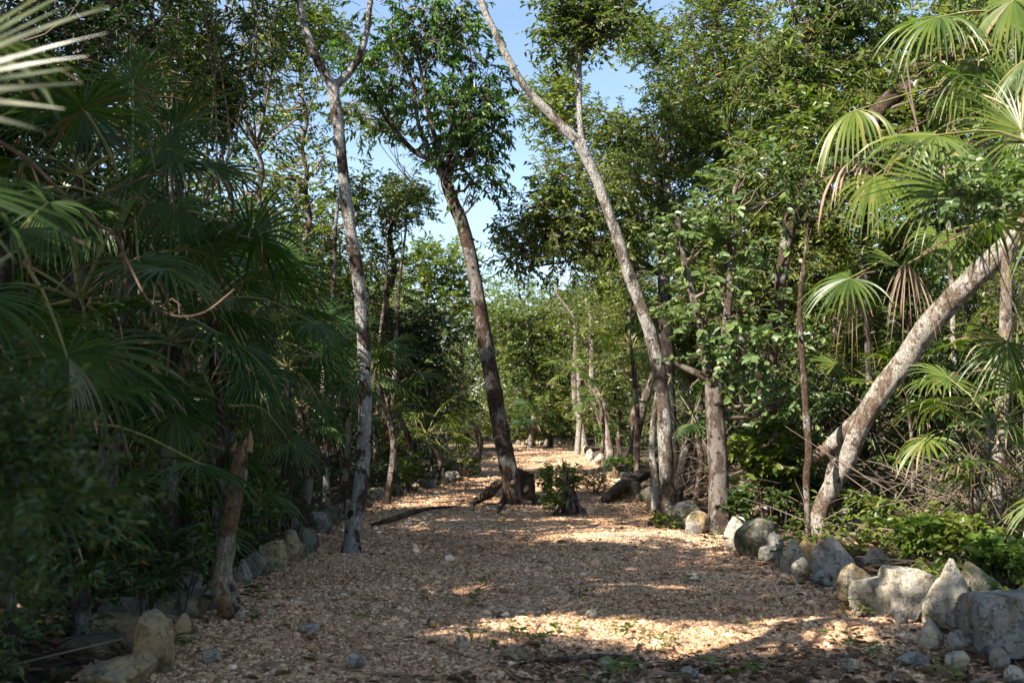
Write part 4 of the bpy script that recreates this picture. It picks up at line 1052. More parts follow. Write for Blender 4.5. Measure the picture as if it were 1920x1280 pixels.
for i, r in enumerate(left):
    lab, D, tr, el, sp = r[:5]
    if D <= 17:                                   # the upper storey, above the frame
        tx, k = tr[0][-1][0], 12 / D
        el = el + [(tx + 40 * k, -130 - 60 * k, 190 * k, 110 * k, 14), (tx - 60 * k, -260, 150 * k, 80 * k, 8)]; bk = r[5] if len(r) > 5 else 'bark_brown'
    btree(lab, D, tr, el, sp, bk, seed=50 + i, wig=.25, size=(.40 if D < 19 else .55 if D < 33 else .8), fill=1.25, over=([None, dict(L=.08, ntw=28), dict(L=.13, wr=.35, ntw=18), None][i % 4] if D < 19 else dict(L=.12 if D < 33 else .17, ntw=26)), spread=1.4)

# ---- trees beyond the frame on the sun's side, whose canopy shades the path
rng = np.random.RandomState(77)
for i, (x, y) in enumerate([(-2.2, -4.6), (-4.6, -6), (-5.5, -3.2), (-3.2, -2.0), (-4.2, .2), (-6.6, -.9), (-7.6, 1.6), (-5.3, 2.6), (-8.3, 4.4), (-6.4, 5.4), (-9.3, 7.6), (-7.6, 8.6), (-8.9, 11), (-11, 10.5), (-10.4, 14), (-8.8, -4), (-12, 5.5), (-2.6, .6), (-12, 17), (-.8, -4.2), (-2.5, 2.1), (-2.3, -1.0), (-3.7, 3.9), (-5.9, 1.2), (1.2, -5.2)]):
    C, Rr = [], []
    H = rng.uniform(6.2, 7.3)
    for _ in range(30):
        u = rng.normal(size=3); u /= np.linalg.norm(u); u *= rng.uniform(.5, 1) ** .5
        C.append([x + u[0] * 2.0, y + u[1] * 2.0, 4.7 + (H - 4.7) * .5 + u[2] * (H - 4.7) * .5]); Rr.append(.62)
    z0 = GZ(x, y)
    e = empty('forest_tree', 'leafy tree standing in the forest just outside the left of the view', 'tree', 'trees outside the view shading the path', (x, y, z0))
    P = [Vector((x, y, z0 - .1)), Vector((x + .15, y + .1, 2)), Vector((x - .1, y + .2, 4)), Vector((x + .1, y, 6.3))]
    mb = MB(); Ps, Rs = smoothpath(P, .3, [.13, .11, .09, .04]); tube(mb, Ps, Rs, 8); under(mb.obj('trunk', M['bark_brown'], smooth=True), e)
    mb = MB(); limbs(mb, [(Ps, Rs)], np.array(C), rng)
    foliage(mb, C, Rr, rng, ntw=32, nleaf=8, L=.15, wr=.5, tl=.55, simple=True, carve=False)
    under(mb.obj('crown', [M['leaf_mid'], M['twig']]), e)

# ---- forest deeper in, seen only as one mass between the nearer trees
def mass(name, label, n, fx, spec, seed, L=.2, ntw=22, rad=.9, suncarve=True):
    rng = np.random.RandomState(seed)
    C = fx(rng, n)
    mb = MB()
    k = dict(SPEC[spec]); lf = k.pop('leaf'); k.update(L=L, ntw=ntw, tl=.8, nleaf=9)
    foliage(mb, C, np.full(len(C), rad), rng, simple=True, twig=False, suncarve=suncarve, **k)
    st = MB()
    m = rng.choice(len(C), min(len(C), n // 8), False)
    for c in C[m]:
        P = [Vector((c[0] + rng.normal() * .3, c[1], -.1)), Vector((c[0] + rng.normal() * .3, c[1], c[2] * .5)), Vector(c)]
        tube(mb, P, [.07, .055, .03], 5, 1, step=.8, cap=False)
    o = mb.obj(name, [M[lf], M['bark_brown']])
    return tag(o, label, None, kind='stuff')
def reg(x0, x1, y0, y1, z0, z1, zfall=None):
    def f(rng, n):
        x = rng.uniform(x0, x1, n); y = rng.uniform(y0, y1, n); z = rng.uniform(z0, z1, n)
        k = np.ones(n, bool)
        l, r = pathx(y); k &= (x < l - 1.2) | (x > r + 1.2) | (y > 49)
        return np.stack([x, y, z], -1)[k]
    return f
mass('distant_woods', 'dense forest closing the view behind the far bend', 900, reg(-26, 26, 52, 64, .3, 8.2), 'mid', 5, L=.26, rad=1.3)
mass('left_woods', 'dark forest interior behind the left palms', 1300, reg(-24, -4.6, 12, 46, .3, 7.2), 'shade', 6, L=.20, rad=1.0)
mass('right_woods', 'forest interior behind the right hand trees', 850, reg(5.5, 24, 15, 46, .3, 8.5), 'mid', 7, L=.20, rad=1.0)
# ------------------------------------------------------------------ fan palms
def frond(mb, hub, axis, normal, R, rng, arc=300, nseg=36, droop=.5, split=.34, mat=0, ns=8, wmul=.95, tipdrop=.25, curl=.0, ragged=False):
    hub = np.array(hub, float); ax = np.array(axis, float); ax /= np.linalg.norm(ax)
    nr = np.array(normal, float); nr -= ax * nr.dot(ax); nr /= np.linalg.norm(nr)
    sd = np.cross(nr, ax)
    arc = math.radians(arc); dphi = arc / nseg
    G = np.array([0, 0, -1.0])
    for k in range(nseg):
        ph = -arc / 2 + (k + .5) * dphi
        d = ax * math.cos(ph) + sd * math.sin(ph)
        Rk = R * (.80 + .20 * math.cos(ph / 2)) * rng.uniform(.84, 1.05)
        dr = droop * rng.uniform(.75, 1.35); tdp = tipdrop * rng.uniform(.1, 2.4)
        if rng.uniform() < (.28 if ragged else .04): continue
        if ragged: Rk *= rng.uniform(.55, 1.1); tdp += rng.uniform(-.6, .8)
        brown = rng.uniform() < .4
        if rng.uniform() < .07: tdp += 1.5; Rk *= .9
        tw = rng.normal(0, .12)
        p = hub.copy(); t0 = 0
        V = []
        wm = 2 * math.tan(dphi / 2) * Rk * split * wmul
        for s in range(ns):
            t = s / (ns - 1)
            dd = d + G * (dr * t ** 1.3 + tdp * max(0, t - .55) * 3) + nr * (curl * t)
            dd /= np.linalg.norm(dd)
            if s: p = p + dd * Rk / (ns - 1)
            w = wm * (t / split) if t < split else wm * max(.04, (1 - (t - split) / (1 - split))) ** .75
            w = max(w, wm * .05)
            lat = np.cross(nr + d * 0, dd); lat /= np.linalg.norm(lat) + 1e-9
            up = np.cross(dd, lat)
            if t > split: lat = lat * math.cos(tw * 3 * (t - split)) + up * math.sin(tw * 3 * (t - split))
            f = .30 * w
            V += [p - lat * w * .5 + up * f * .5, p - up * f * .5, p + lat * w * .5 + up * f * .5]
        Q = []
        for s in range(ns - 1):
            a = s * 3
            Q += [(a, a + 1, a + 4, a + 3), (a + 1, a + 2, a + 5, a + 4)]
        if brown and not ragged:
            mb.add(np.array(V), Q[:-2], None, mat); mb.add(np.array(V)[-6:], [(0, 1, 4, 3), (1, 2, 5, 4)], None, 2)
        else: mb.add(np.array(V), Q, None, mat)

def frond_part(e, hub, axis, normal, R, rng, mat, petiole=None, **k):
    mb = MB()
    frond(mb, hub, axis, normal, R, rng, ragged=mat == 'palm_dead', **k)
    if petiole is not None:
        h = Vector(hub); c = Vector(petiole); m = c.lerp(h, .5) + Vector((0, 0, (h - c).length * .12))
        tube(mb, [c, m, h, h + Vector(axis).normalized() * R * .06], [.011, .008, .006, .003], 6, 1, step=.12)
    dead = mat == 'palm_dead'
    o = mb.obj('dead_frond' if dead else 'frond', [M[mat], M['stalk'] if not dead else M['vine_bark'], M['palm_dead']])
    under(o, e)
    if dead: o['label'] = 'brown dried frond hanging down'
    return o

def auto_fronds(e, c, n, R, rng, mat, plen=.8, dead=4, elev=(75, -25), arc=290, nseg=28, droop=.45, ns=7):
    c = Vector(c)
    for i in range(n):
        az = i * 2.39996 + rng.uniform(-.3, .3); t = (i + .5) / n
        el = math.radians(elev[0] + (elev[1] - elev[0]) * t ** .9)
        d = Vector((math.cos(az) * math.cos(el), math.sin(az) * math.cos(el), math.sin(el)))
        pl = plen * rng.uniform(.8, 1.15)
        h = c + d * pl + Vector((0, 0, -pl * .12))
        ax = (d + Vector((0, 0, -.35)) + Vector(rng.normal(size=3)) * .15).normalized()
        side = d.cross(Vector((0, 0, 1)))
        if side.length < .1: side = Vector((1, 0, 0))
        nr = side.cross(ax) * -1 if side.cross(ax).z < 0 else side.cross(ax)
        frond_part(e, h, ax, nr + Vector(rng.normal(size=3)) * .25, R * rng.uniform(.85, 1.1), rng, mat, petiole=c, arc=arc, nseg=nseg, droop=droop * (0.6 + t), ns=ns)
    for i in range(dead):
        az = i * 2.4 + rng.uniform(0, 1)
        d = Vector((math.cos(az) * .45, math.sin(az) * .45, -.8))
        h = c + d * plen * .55
        frond_part(e, h, Vector((d.x * .4, d.y * .4, -1)), Vector((math.cos(az), math.sin(az), .2)), R * .9, rng, 'palm_dead', petiole=c, arc=130, nseg=18, droop=1.6, ns=6, wmul=.7)

def screen_frond(e, px, py, D, rpx, ang, rng, mat, nrm=(0, -1, .35), toward=0.0, petiole=None, **k):
    h = at(px, py, D); a = math.radians(ang)
    ax = Vector((math.cos(a), -toward, math.sin(a)))
    return frond_part(e, h, ax, nrm, mpx(rpx * .92, D), rng, mat, petiole=petiole, **k)

def palm_stem(e, P, R, mat='bark_brown', sides=10):
    mb = MB(); tube(mb, P, R, sides, step=.1, rough=.08, seed=P[0].x)
    return under(mb.obj('trunk', M[mat], smooth=True), e)

rng = np.random.RandomState(5)
PG = 'fan palms growing under the trees'
# right-hand palm that leans in at the top right
c = at(1990, 300, 5.6)
e = empty('fan_palm', 'big sunlit fan palm leaning in from the right edge above the slanting trunk', 'palm', PG, (4.6, 6.2, GZ(4.6, 6.2)))
palm_stem(e, [Vector((4.6, 6.2, GZ(4.6, 6.2) - .1)), Vector((4.2, 6.0, 1.4)), c], [.08, .07, .06])
screen_frond(e, 1758, 345, 5.8, 175, 205, rng, 'palm_green', petiole=c, arc=330, nseg=42, droop=.22, nrm=(-.25, -1, .35))
screen_frond(e, 1915, 245, 5.6, 165, 195, rng, 'palm_green', petiole=c, arc=300, nseg=40, droop=.15, nrm=(-.1, -1, .3))
screen_frond(e, 1905, 180, 6.2, 170, 100, rng, 'palm_green', petiole=c, arc=200, nseg=26, droop=.15)
screen_frond(e, 1765, 285, 6.0, 130, 160, rng, 'palm_green', petiole=at(1830, 320, 5.8), arc=60, nseg=9, droop=.2, nrm=(0, -.5, 1))
auto_fronds(e, c, 8, .52, rng, 'palm_green', plen=.7, dead=2, droop=.6)
screen_frond(e, 1890, 640, 6.4, 150, 250, rng, 'palm_green', petiole=at(1960, 480, 6), arc=220, nseg=26, droop=.5)
c = at(1960, 60, 6.6)
e = empty('fan_palm', 'tall fan palm with drooping umbrella-like fronds at the top right corner', 'palm', PG, (5.6, 7.2, GZ(5.6, 7.2)))
palm_stem(e, [Vector((5.6, 7.2, GZ(5.6, 7.2) - .1)), Vector((5.0, 7.0, 2.4)), c], [.08, .07, .06])
auto_fronds(e, c, 8, .55, rng, 'palm_green', plen=.8, dead=5, droop=.9)
screen_frond(e, 1762, 32, 6.5, 165, 195, rng, 'palm_green', petiole=c, arc=330, nseg=36, droop=2.1, nrm=(0, -.35, 1), ns=10)
screen_frond(e, 1825, 118, 6.7, 165, 220, rng, 'palm_green', petiole=c, arc=320, nseg=36, droop=2.2, nrm=(0, -.4, 1), ns=10)
screen_frond(e, 1900, 0, 6.4, 180, 230, rng, 'palm_green', petiole=c, arc=320, nseg=34, droop=1.7, nrm=(0, -.5, 1), ns=9)
screen_frond(e, 1880, -20, 7.0, 190, 210, rng, 'palm_green', petiole=c, arc=320, nseg=34, droop=1.5, nrm=(0, -.5, 1), ns=9)
c = at(1985, 215, 7.6)
e = empty('fan_palm', 'fan palm with long bleached fronds hanging straight down right of centre top', 'palm', PG, (5.4, 8.8, GZ(5.4, 8.8)))
palm_stem(e, [Vector((5.4, 8.8, GZ(5.4, 8.8) - .1)), Vector((5.0, 8.3, 1.8)), c], [.07, .06, .05], 'bark_dark')
auto_fronds(e, c, 7, .5, rng, 'palm_green', plen=.7, dead=6, droop=.9)
screen_frond(e, 1602, 208, 7.2, 165, 200, rng, 'palm_green', petiole=c, arc=320, nseg=34, droop=3.6, nrm=(0, -.3, 1), ns=10, tipdrop=.5)
screen_frond(e, 1598, 300, 7.4, 165, 200, rng, 'palm_dead', petiole=c, arc=300, nseg=30, droop=4.0, nrm=(0, -.3, 1), ns=10, tipdrop=.5)
screen_frond(e, 1640, 330, 7.0, 140, 250, rng, 'palm_green', petiole=c, arc=200, nseg=22, droop=1.8, nrm=(0, -.4, 1), ns=9)
screen_frond(e, 1850, 260, 7.3, 150, 300, rng, 'palm_dead', petiole=c, arc=240, nseg=22, droop=3.0, nrm=(0, -.4, 1), ns=9)
# palm behind the slanting trunk, its lit frond and brown skirt
c = at(2000, 445, 7.9)
e = empty('fan_palm', 'fan palm with one arching lit frond and brown dead ones hanging beside the slanting trunk', 'palm', PG, (5.2, 8.4, GZ(5.2, 8.4)))
palm_stem(e, [Vector((5.2, 8.4, GZ(5.2, 8.4) - .1)), Vector((4.9, 8.2, 1.5)), c], [.07, .06, .05], 'bark_dark')
screen_frond(e, 1592, 522, 7.5, 128, 205, rng, 'palm_green', petiole=c, arc=250, nseg=24, droop=.75, nrm=(.1, -.45, 1), ns=9)
screen_frond(e, 1600, 528, 7.55, 185, 268, rng, 'palm_dead', petiole=at(1640, 510, 7.6), arc=70, nseg=22, droop=1.5, nrm=(0, -1, .1), ns=9, wmul=.7)
screen_frond(e, 1700, 492, 7.3, 170, 265, rng, 'palm_dead', petiole=c, arc=120, nseg=30, droop=3.2, nrm=(0, -1, .4), ns=9, wmul=.8)
screen_frond(e, 1690, 500, 7.5, 120, 150, rng, 'palm_green', petiole=c, arc=90, nseg=12, droop=.3, nrm=(0, -.6, 1), ns=8)
screen_frond(e, 1760, 440, 7.9, 120, 240, rng, 'palm_green', petiole=c, arc=260, nseg=24, droop=1.1, nrm=(0, -.4, 1), ns=8)
# left-hand palms
c = at(30, 470, 4.3)
e = empty('fan_palm', 'dark fan palm at the left edge with a wide frond partly bleached and drying', 'palm', PG, (-3.1, 4.6, GZ(-3.1, 4.6)))
palm_stem(e, [Vector((-3.1, 4.6, GZ(-3.1, 4.6) - .1)), Vector((-2.9, 4.5, 1)), c], [.08, .07, .05], 'bark_dark')
screen_frond(e, 125, 665, 4.4, 145, 268, rng, 'palm_shade', petiole=c, arc=330, nseg=38, droop=.3, nrm=(.1, -1, .55), tipdrop=.4)
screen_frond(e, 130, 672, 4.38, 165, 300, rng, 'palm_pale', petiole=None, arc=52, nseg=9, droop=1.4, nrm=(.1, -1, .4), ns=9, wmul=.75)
screen_frond(e, 20, 430, 4.0, 190, -15, rng, 'palm_shade', petiole=c, arc=120, nseg=18, droop=.25, nrm=(0, -.5, 1))
screen_frond(e, 90, 380, 4.6, 150, 250, rng, 'palm_shade', petiole=c, arc=260, nseg=28, droop=.9, nrm=(.2, -.6, .6))
screen_frond(e, -40, 560, 4.0, 190, 330, rng, 'palm_shade', petiole=c, arc=200, nseg=24, droop=.9, nrm=(.2, -.6, .6))
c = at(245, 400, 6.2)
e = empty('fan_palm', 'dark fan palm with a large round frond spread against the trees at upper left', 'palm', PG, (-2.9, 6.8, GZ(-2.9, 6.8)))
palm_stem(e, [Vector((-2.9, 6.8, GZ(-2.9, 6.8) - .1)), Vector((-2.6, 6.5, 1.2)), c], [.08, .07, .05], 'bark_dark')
screen_frond(e, 315, 280, 6.0, 155, 5, rng, 'palm_shade', petiole=c, arc=320, nseg=42, droop=.35, nrm=(-.1, -1, .35))
screen_frond(e, 158, 205, 6.2, 130, 290, rng, 'palm_shade', petiole=c, arc=320, nseg=38, droop=.5, nrm=(0, -1, .4))
screen_frond(e, 245, 335, 5.8, 125, 330, rng, 'palm_shade', petiole=c, arc=220, nseg=26, droop=1.0, nrm=(0, -.4, 1))
screen_frond(e, 330, 385, 6.2, 140, 300, rng, 'palm_shade', petiole=c, arc=260, nseg=30, droop=1.4, nrm=(0, -.5, 1), ns=9)
screen_frond(e, 180, 400, 6.0, 150, 250, rng, 'palm_shade', petiole=c, arc=260, nseg=28, droop=1.8, nrm=(0, -.5, 1), ns=9)
screen_frond(e, 250, 150, 6.6, 130, 60, rng, 'palm_shade', petiole=c, arc=280, nseg=30, droop=.5, nrm=(0, -.8, .5))
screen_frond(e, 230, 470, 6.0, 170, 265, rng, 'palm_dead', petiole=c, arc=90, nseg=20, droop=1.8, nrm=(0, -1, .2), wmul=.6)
auto_fronds(e, c, 11, .56, rng, 'palm_shade', plen=.8, dead=1)
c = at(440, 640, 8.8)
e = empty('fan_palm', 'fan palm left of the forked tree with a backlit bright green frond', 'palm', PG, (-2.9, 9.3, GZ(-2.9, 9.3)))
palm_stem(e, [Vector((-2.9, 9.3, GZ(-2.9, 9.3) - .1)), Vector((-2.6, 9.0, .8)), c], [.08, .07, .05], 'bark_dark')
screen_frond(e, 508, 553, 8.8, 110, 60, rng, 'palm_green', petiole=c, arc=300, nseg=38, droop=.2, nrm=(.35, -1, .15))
screen_frond(e, 600, 592, 8.9, 92, 0, rng, 'palm_shade', petiole=c, arc=220, nseg=30, droop=.35, nrm=(0, -1, .6))
screen_frond(e, 430, 480, 8.6, 150, 330, rng, 'palm_shade', petiole=c, arc=260, nseg=32, droop=1.2, nrm=(0, -.5, 1), ns=9)
screen_frond(e, 470, 600, 8.4, 130, 255, rng, 'palm_shade', petiole=c, arc=240, nseg=30, droop=1.5, nrm=(0, -.5, 1), ns=9)
auto_fronds(e, c, 11, .6, rng, 'palm_shade', plen=.85, dead=1)
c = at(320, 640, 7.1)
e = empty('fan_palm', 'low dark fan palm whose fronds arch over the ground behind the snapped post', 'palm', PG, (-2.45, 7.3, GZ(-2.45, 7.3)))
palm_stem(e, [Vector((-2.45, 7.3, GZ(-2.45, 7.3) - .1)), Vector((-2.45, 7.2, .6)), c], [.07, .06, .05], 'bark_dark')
screen_frond(e, 476, 700, 6.7, 125, 340, rng, 'palm_shade', petiole=at(380, 560, 6.7), arc=300, nseg=36, droop=.75, nrm=(0, -.7, 1), ns=9)
screen_frond(e, 400, 740, 6.5, 130, 200, rng, 'palm_shade', petiole=c, arc=200, nseg=26, droop=.5, nrm=(0, -.7, 1), ns=8)
screen_frond(e, 325, 765, 6.2, 105, 100, rng, 'palm_shade', petiole=at(275, 670, 6.4), arc=120, nseg=18, droop=-.1, nrm=(0, -1, .2), ns=8)
screen_frond(e, 330, 775, 6.1, 130, 270, rng, 'palm_shade', petiole=None, arc=200, nseg=24, droop=1.1, nrm=(0, -.8, 1), ns=9)
screen_frond(e, 545, 830, 8.2, 100, 330, rng, 'palm_shade', petiole=at(430, 760, 7.2), arc=260, nseg=30, droop=.7, nrm=(0, -.5, 1), ns=8)
screen_frond(e, 500, 760, 8.0, 110, 300, rng, 'palm_shade', petiole=at(400, 700, 7), arc=260, nseg=28, droop=1.2, nrm=(0, -.5, 1), ns=8)
auto_fronds(e, c, 11, .55, rng, 'palm_shade', plen=.75, dead=2)
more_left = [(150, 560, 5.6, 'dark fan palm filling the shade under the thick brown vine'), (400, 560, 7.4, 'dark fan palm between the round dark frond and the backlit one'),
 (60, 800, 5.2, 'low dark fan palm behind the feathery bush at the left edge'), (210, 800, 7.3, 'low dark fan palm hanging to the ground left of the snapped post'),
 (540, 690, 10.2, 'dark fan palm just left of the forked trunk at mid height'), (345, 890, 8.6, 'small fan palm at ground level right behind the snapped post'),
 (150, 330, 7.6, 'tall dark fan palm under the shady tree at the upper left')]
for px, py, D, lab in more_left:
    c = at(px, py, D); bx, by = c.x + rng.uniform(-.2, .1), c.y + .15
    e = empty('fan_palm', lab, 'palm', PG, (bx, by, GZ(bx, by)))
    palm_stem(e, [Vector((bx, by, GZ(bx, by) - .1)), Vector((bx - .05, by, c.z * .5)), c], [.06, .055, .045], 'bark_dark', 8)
    auto_fronds(e, c, 12, .55, rng, 'palm_shade', plen=.75, dead=2, nseg=30, elev=(70, -35), droop=.42)
# close to the camera, out of focus
c = at(-420, 60, 1.9)
e = empty('fan_palm', 'blurred close fan palm leaf with whitish lit segments in the upper left corner', 'palm', PG, (-1.9, 1.6, GZ(-1.9, 1.6)))
palm_stem(e, [Vector((-1.9, 1.6, GZ(-1.9, 1.6) - .1)), Vector((-1.8, 1.7, 1)), c], [.07, .06, .04], 'bark_dark')
screen_frond(e, -230, 190, 1.75, 500, 18, rng, 'palm_pale', petiole=c, arc=84, nseg=11, droop=-.02, split=.5, nrm=(.2, -1, .9), tipdrop=.05, wmul=.72)
screen_frond(e, -150, 20, 1.85, 400, -25, rng, 'palm_green', petiole=c, arc=100, nseg=13, droop=.12, split=.4, nrm=(0, -.4, 1), wmul=.5, tipdrop=.1)
screen_frond(e, -160, 330, 1.9, 380, -20, rng, 'palm_shade', petiole=c, arc=110, nseg=15, droop=.25, split=.4, nrm=(0, -.6, 1), wmul=.6, tipdrop=.1)
# small and distant fan palms
small_palms = [
 (725, 560, 25, .60, 'palm_green', 'bright fan palm tuft among the trees between the forked and leaning trunks, high up', 9),
 (1185, 655, 21, .62, 'palm_green', 'fan palm with bright arching fronds just left of the twin trunk', 9),
 (1085, 690, 33, .75, 'palm_green', 'small fan palm on the far curved pale trunk at the bend', 7),
 (1125, 745, 27, .62, 'palm_shade', 'fan palm right of the far curved trunk with a bluish frond', 7),
 (800, 815, 19, .5, 'palm_green', 'low bright fan palm in the undergrowth left of the leaning trunk', 8),
 (700, 700, 14.5, .6, 'palm_shade', 'shaded fan palm immediately behind the forked trunk at mid height', 9),
 (745, 770, 17, .5, 'palm_shade', 'low shaded fan palm halfway between forked and leaning trunks', 7),
 (640, 700, 12.5, .55, 'palm_shade', 'drooping dark fan palm just left of the forked trunk', 8),
 (560, 760, 11, .55, 'palm_shade', 'low dark fan palm over the left edging rocks', 8),
 (1300, 780, 15, .5, 'palm_shade', 'dark fan palm frond cluster between the twin and rough trunks', 6),
 (1640, 720, 13, .6, 'palm_green', 'lit fan palm behind the bend of the slanting trunk', 8),
 (1560, 760, 14.5, .55, 'palm_shade', 'shaded fan palm left of the slanting trunk bend', 7),
 (1760, 720, 12, .6, 'palm_green', 'fan palm under the slanting trunk right of its bend', 8),
 (1690, 850, 12.5, .45, 'palm_green', 'low bright fan palm behind the foot of the slanting trunk', 7),
 (1860, 800, 9, .55, 'palm_green', 'arching fan palm by the straight stem near the right edge', 8),
 (1920, 900, 8.5, .5, 'palm_green', 'low fan palm cut by the right edge of the picture', 6),
 (1480, 800, 15.5, .5, 'palm_shade', 'small dark fan palm right of the rough trunk', 6),
 (1000, 780, 40, .8, 'palm_shade', 'far dark fan palm left of the bend in the path', 6),
 (885, 790, 30, .6, 'palm_green', 'far fan palm right behind the leaning trunk', 6),
]
for i, (px, py, D, R, mt, lab, n) in enumerate(small_palms):
    R *= .9
    c = at(px, py, D); bx, by = c.x + rng.uniform(-.2, .2), c.y + .2
    e = empty('fan_palm', lab, 'palm', PG, (bx, by, GZ(bx, by)))
    if c.z > .35:
        palm_stem(e, [Vector((bx, by, GZ(bx, by) - .1)), Vector((bx + .1, by, c.z * .5)), c], [.055, .05, .045] if D < 30 else [.11, .09, .08], 'bark_pale' if D > 30 else 'bark_brown', 8)
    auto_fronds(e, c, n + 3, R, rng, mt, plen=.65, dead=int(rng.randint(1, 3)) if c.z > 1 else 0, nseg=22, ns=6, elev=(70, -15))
# ------------------------------------------------------------------ stumps, snapped post, logs
rng = np.random.RandomState(21)
def stump_mesh(mb, base, r, h, rng, lobes=5, flare=1.5, sides=40, rings=14, slant=.0, mat=0, topmat=1, jag=.0, seed=0):
    V = []
    for i in range(rings + 1):
        t = i / rings
        for j in range(sides):
            a = 2 * math.pi * j / sides
            fl = 1 + flare * (1 - t) ** 3 * (.55 + .45 * math.cos(lobes * a + seed))
            lob = 1 + .10 * math.cos(lobes * a + seed) + .05 * math.cos(9 * a + seed * 2)
            q = Vector((math.cos(a) * 2, math.sin(a) * 2, t * 3 + seed))
            rr = r * fl * lob * (1 + .14 * noise.noise(q * 1.5) + .05 * noise.noise(q * 5))
            zz = h * t * (1 + (slant * math.cos(a) + jag * noise.noise(Vector((math.cos(a) * 3, math.sin(a) * 3, seed)))) * t)
            V.append((base[0] + rr * math.cos(a), base[1] + rr * math.sin(a), base[2] + zz - .06))
    Q = [(i * sides + j, i * sides + (j + 1) % sides, (i + 1) * sides + (j + 1) % sides, (i + 1) * sides + j) for i in range(rings) for j in range(sides)]
    n0 = rings * sides
    top = np.array(V[n0:]); cen = top.mean(0) - np.array([0, 0, .012])
    inner = cen + (top - cen) * .55 + rng.normal(0, .006, top.shape)
    mb.add(V, Q, None, mat)
    V2 = np.vstack([top, inner, cen[None]])
    mb.add(V2, [(j, (j + 1) % sides, sides + (j + 1) % sides, sides + j) for j in range(sides)], [(sides + j, sides + (j + 1) % sides, 2 * sides) for j in range(sides)], topmat)
# sawn stump the leaning tree rises beside
b = gpz(968, 938)
e = empty('tree_stump', 'dark sawn stump with flaring roots at the foot of the leaning tree', 'stump', None, b)
mb = MB(); stump_mesh(mb, (b.x + .13, b.y + .05, b.z), mpx(17, b.y), mpx(62, b.y), rng, 5, .5, seed=1.3, slant=-.10)
under(mb.obj('body', [M['stump_wood'], M['cut_wood']], smooth=[0]), e)
for P, R in [([at(935, 905, 14.75), at(915, 925, 14.6), gpz(893, 944) + Vector((0, 0, .04)), gpz(872, 958) - Vector((0, 0, .03))], [.07, .075, .05, .012]),
             ([at(962, 905, 14.45), gpz(952, 940) + Vector((0, 0, .12)), gpz(938, 955) + Vector((0, 0, .05)), gpz(930, 972) - Vector((0, 0, .05))], [.04, .045, .035, .012]),
             ([at(985, 915, 14.7), gpz(1003, 945) + Vector((0, 0, .03)), gpz(1015, 952) - Vector((0, 0, .05))], [.05, .035, .012])]:
    mb = MB(); tube(mb, P, R, 12, step=.05, rough=.22, seed=P[0].x, nscale=9); under(mb.obj('root', M['stump_wood'], smooth=True), e)
# rotten stump grown over with shoots
b = gpz(1068, 965)
e = empty('rotten_stump', 'hollow weathered stump right of the sawn one, sprouting glossy green shoots', 'stump', None, b)
mb = MB(); stump_mesh(mb, (b.x, b.y, b.z), mpx(13, b.y), mpx(66, b.y), rng, 4, .7, seed=4.1, slant=-.45, jag=.5)
under(mb.obj('body', [M['bark_rough'], M['stump_wood']], smooth=[0]), e)
for k in range(7):
    a = rng.uniform(-2.9, .2); 
    P = [b + Vector((math.cos(a) * .08, math.sin(a) * .10, rng.uniform(.12, .28))), b + Vector((math.cos(a) * .17, math.sin(a) * .2, .08)), b + Vector((math.cos(a) * .28, math.sin(a) * .3, -.02))]
    mb = MB(); tube(mb, P, [.03, .022, .01], 7, step=.04, rough=.2, seed=k, nscale=9); under(mb.obj('root', M['bark_rough'], smooth=True), e)
e2 = empty('shoots', 'glossy green leafy shoots sprouting round the hollow stump', 'shrub', None, gpz(1040, 958))
mb = MB()
C = np.array([at(x, y, b.y + d)[:] for x, y, d in [(1030, 900, -.1), (1035, 925, -.2), (1028, 945, -.2), (1050, 890, .1), (1075, 893, .15), (1062, 905, .2), (1040, 910, .0), (1078, 905, .1), (1032, 885, 0), (1045, 935, -.25)]])
foliage(mb, C, np.full(len(C), .11), rng, ntw=12, nleaf=8, L=.075, wr=.5, tl=.14, droop=.1, up=.6, carve=False)
under(mb.obj('foliage', [M['leaf_fresh'], M['twig']]), e2)
tag(e2, group=None)
# root stub, low log, side log
def log(name, label, P, R, mat, cat='log', group=None, sides=12, rough=.15):
    mb = MB(); tube(mb, P, R, sides, step=.06, rough=rough, seed=P[0].x, nscale=6)
    o = mb.obj(name, M[mat], smooth=True, loc=(P[0].x, P[0].y, P[0].z)); return tag(o, label, cat, group)
log('fallen_log', 'short thick dark log lying at the foot of the twin trunk', [gpz(1135, 945) + Vector((0, 0, .06)), gpz(1165, 930) + Vector((0, 0, .14)), gpz(1200, 915) + Vector((0, 0, .20)), gpz(1240, 905) + Vector((0, 0, .3))], [.07, .11, .11, .09], 'stump_wood')
log('fallen_branch', 'thin dark branch lying across the gravel left of the stump', [gpz(698, 986) + Vector((0, 0, .02)), gpz(745, 974) + Vector((0, 0, .04)), gpz(775, 966) + Vector((0, 0, .05)), gpz(810, 958) + Vector((0, 0, .03)), gpz(858, 950)], [.02, .035, .03, .025, .012], 'stump_wood', 'branch')
log('fallen_branch', 'gnarled dark root lying below the pale double trunk', [gpz(1215, 985) + Vector((0, 0, .02)), gpz(1245, 985) + Vector((0, 0, .06)), gpz(1262, 992) + Vector((0, 0, .05))], [.03, .055, .04], 'stump_wood', 'branch')
log('fallen_branch', 'thin dark stick lying across the litter at the bottom right of centre', [gpz(1000, 1245) + Vector((0, 0, .02)), gpz(1060, 1250) + Vector((0, 0, .04)), gpz(1120, 1246) + Vector((0, 0, .04)), gpz(1185, 1238) + Vector((0, 0, .02))], [.008, .016, .015, .007], 'stump_wood', 'branch')
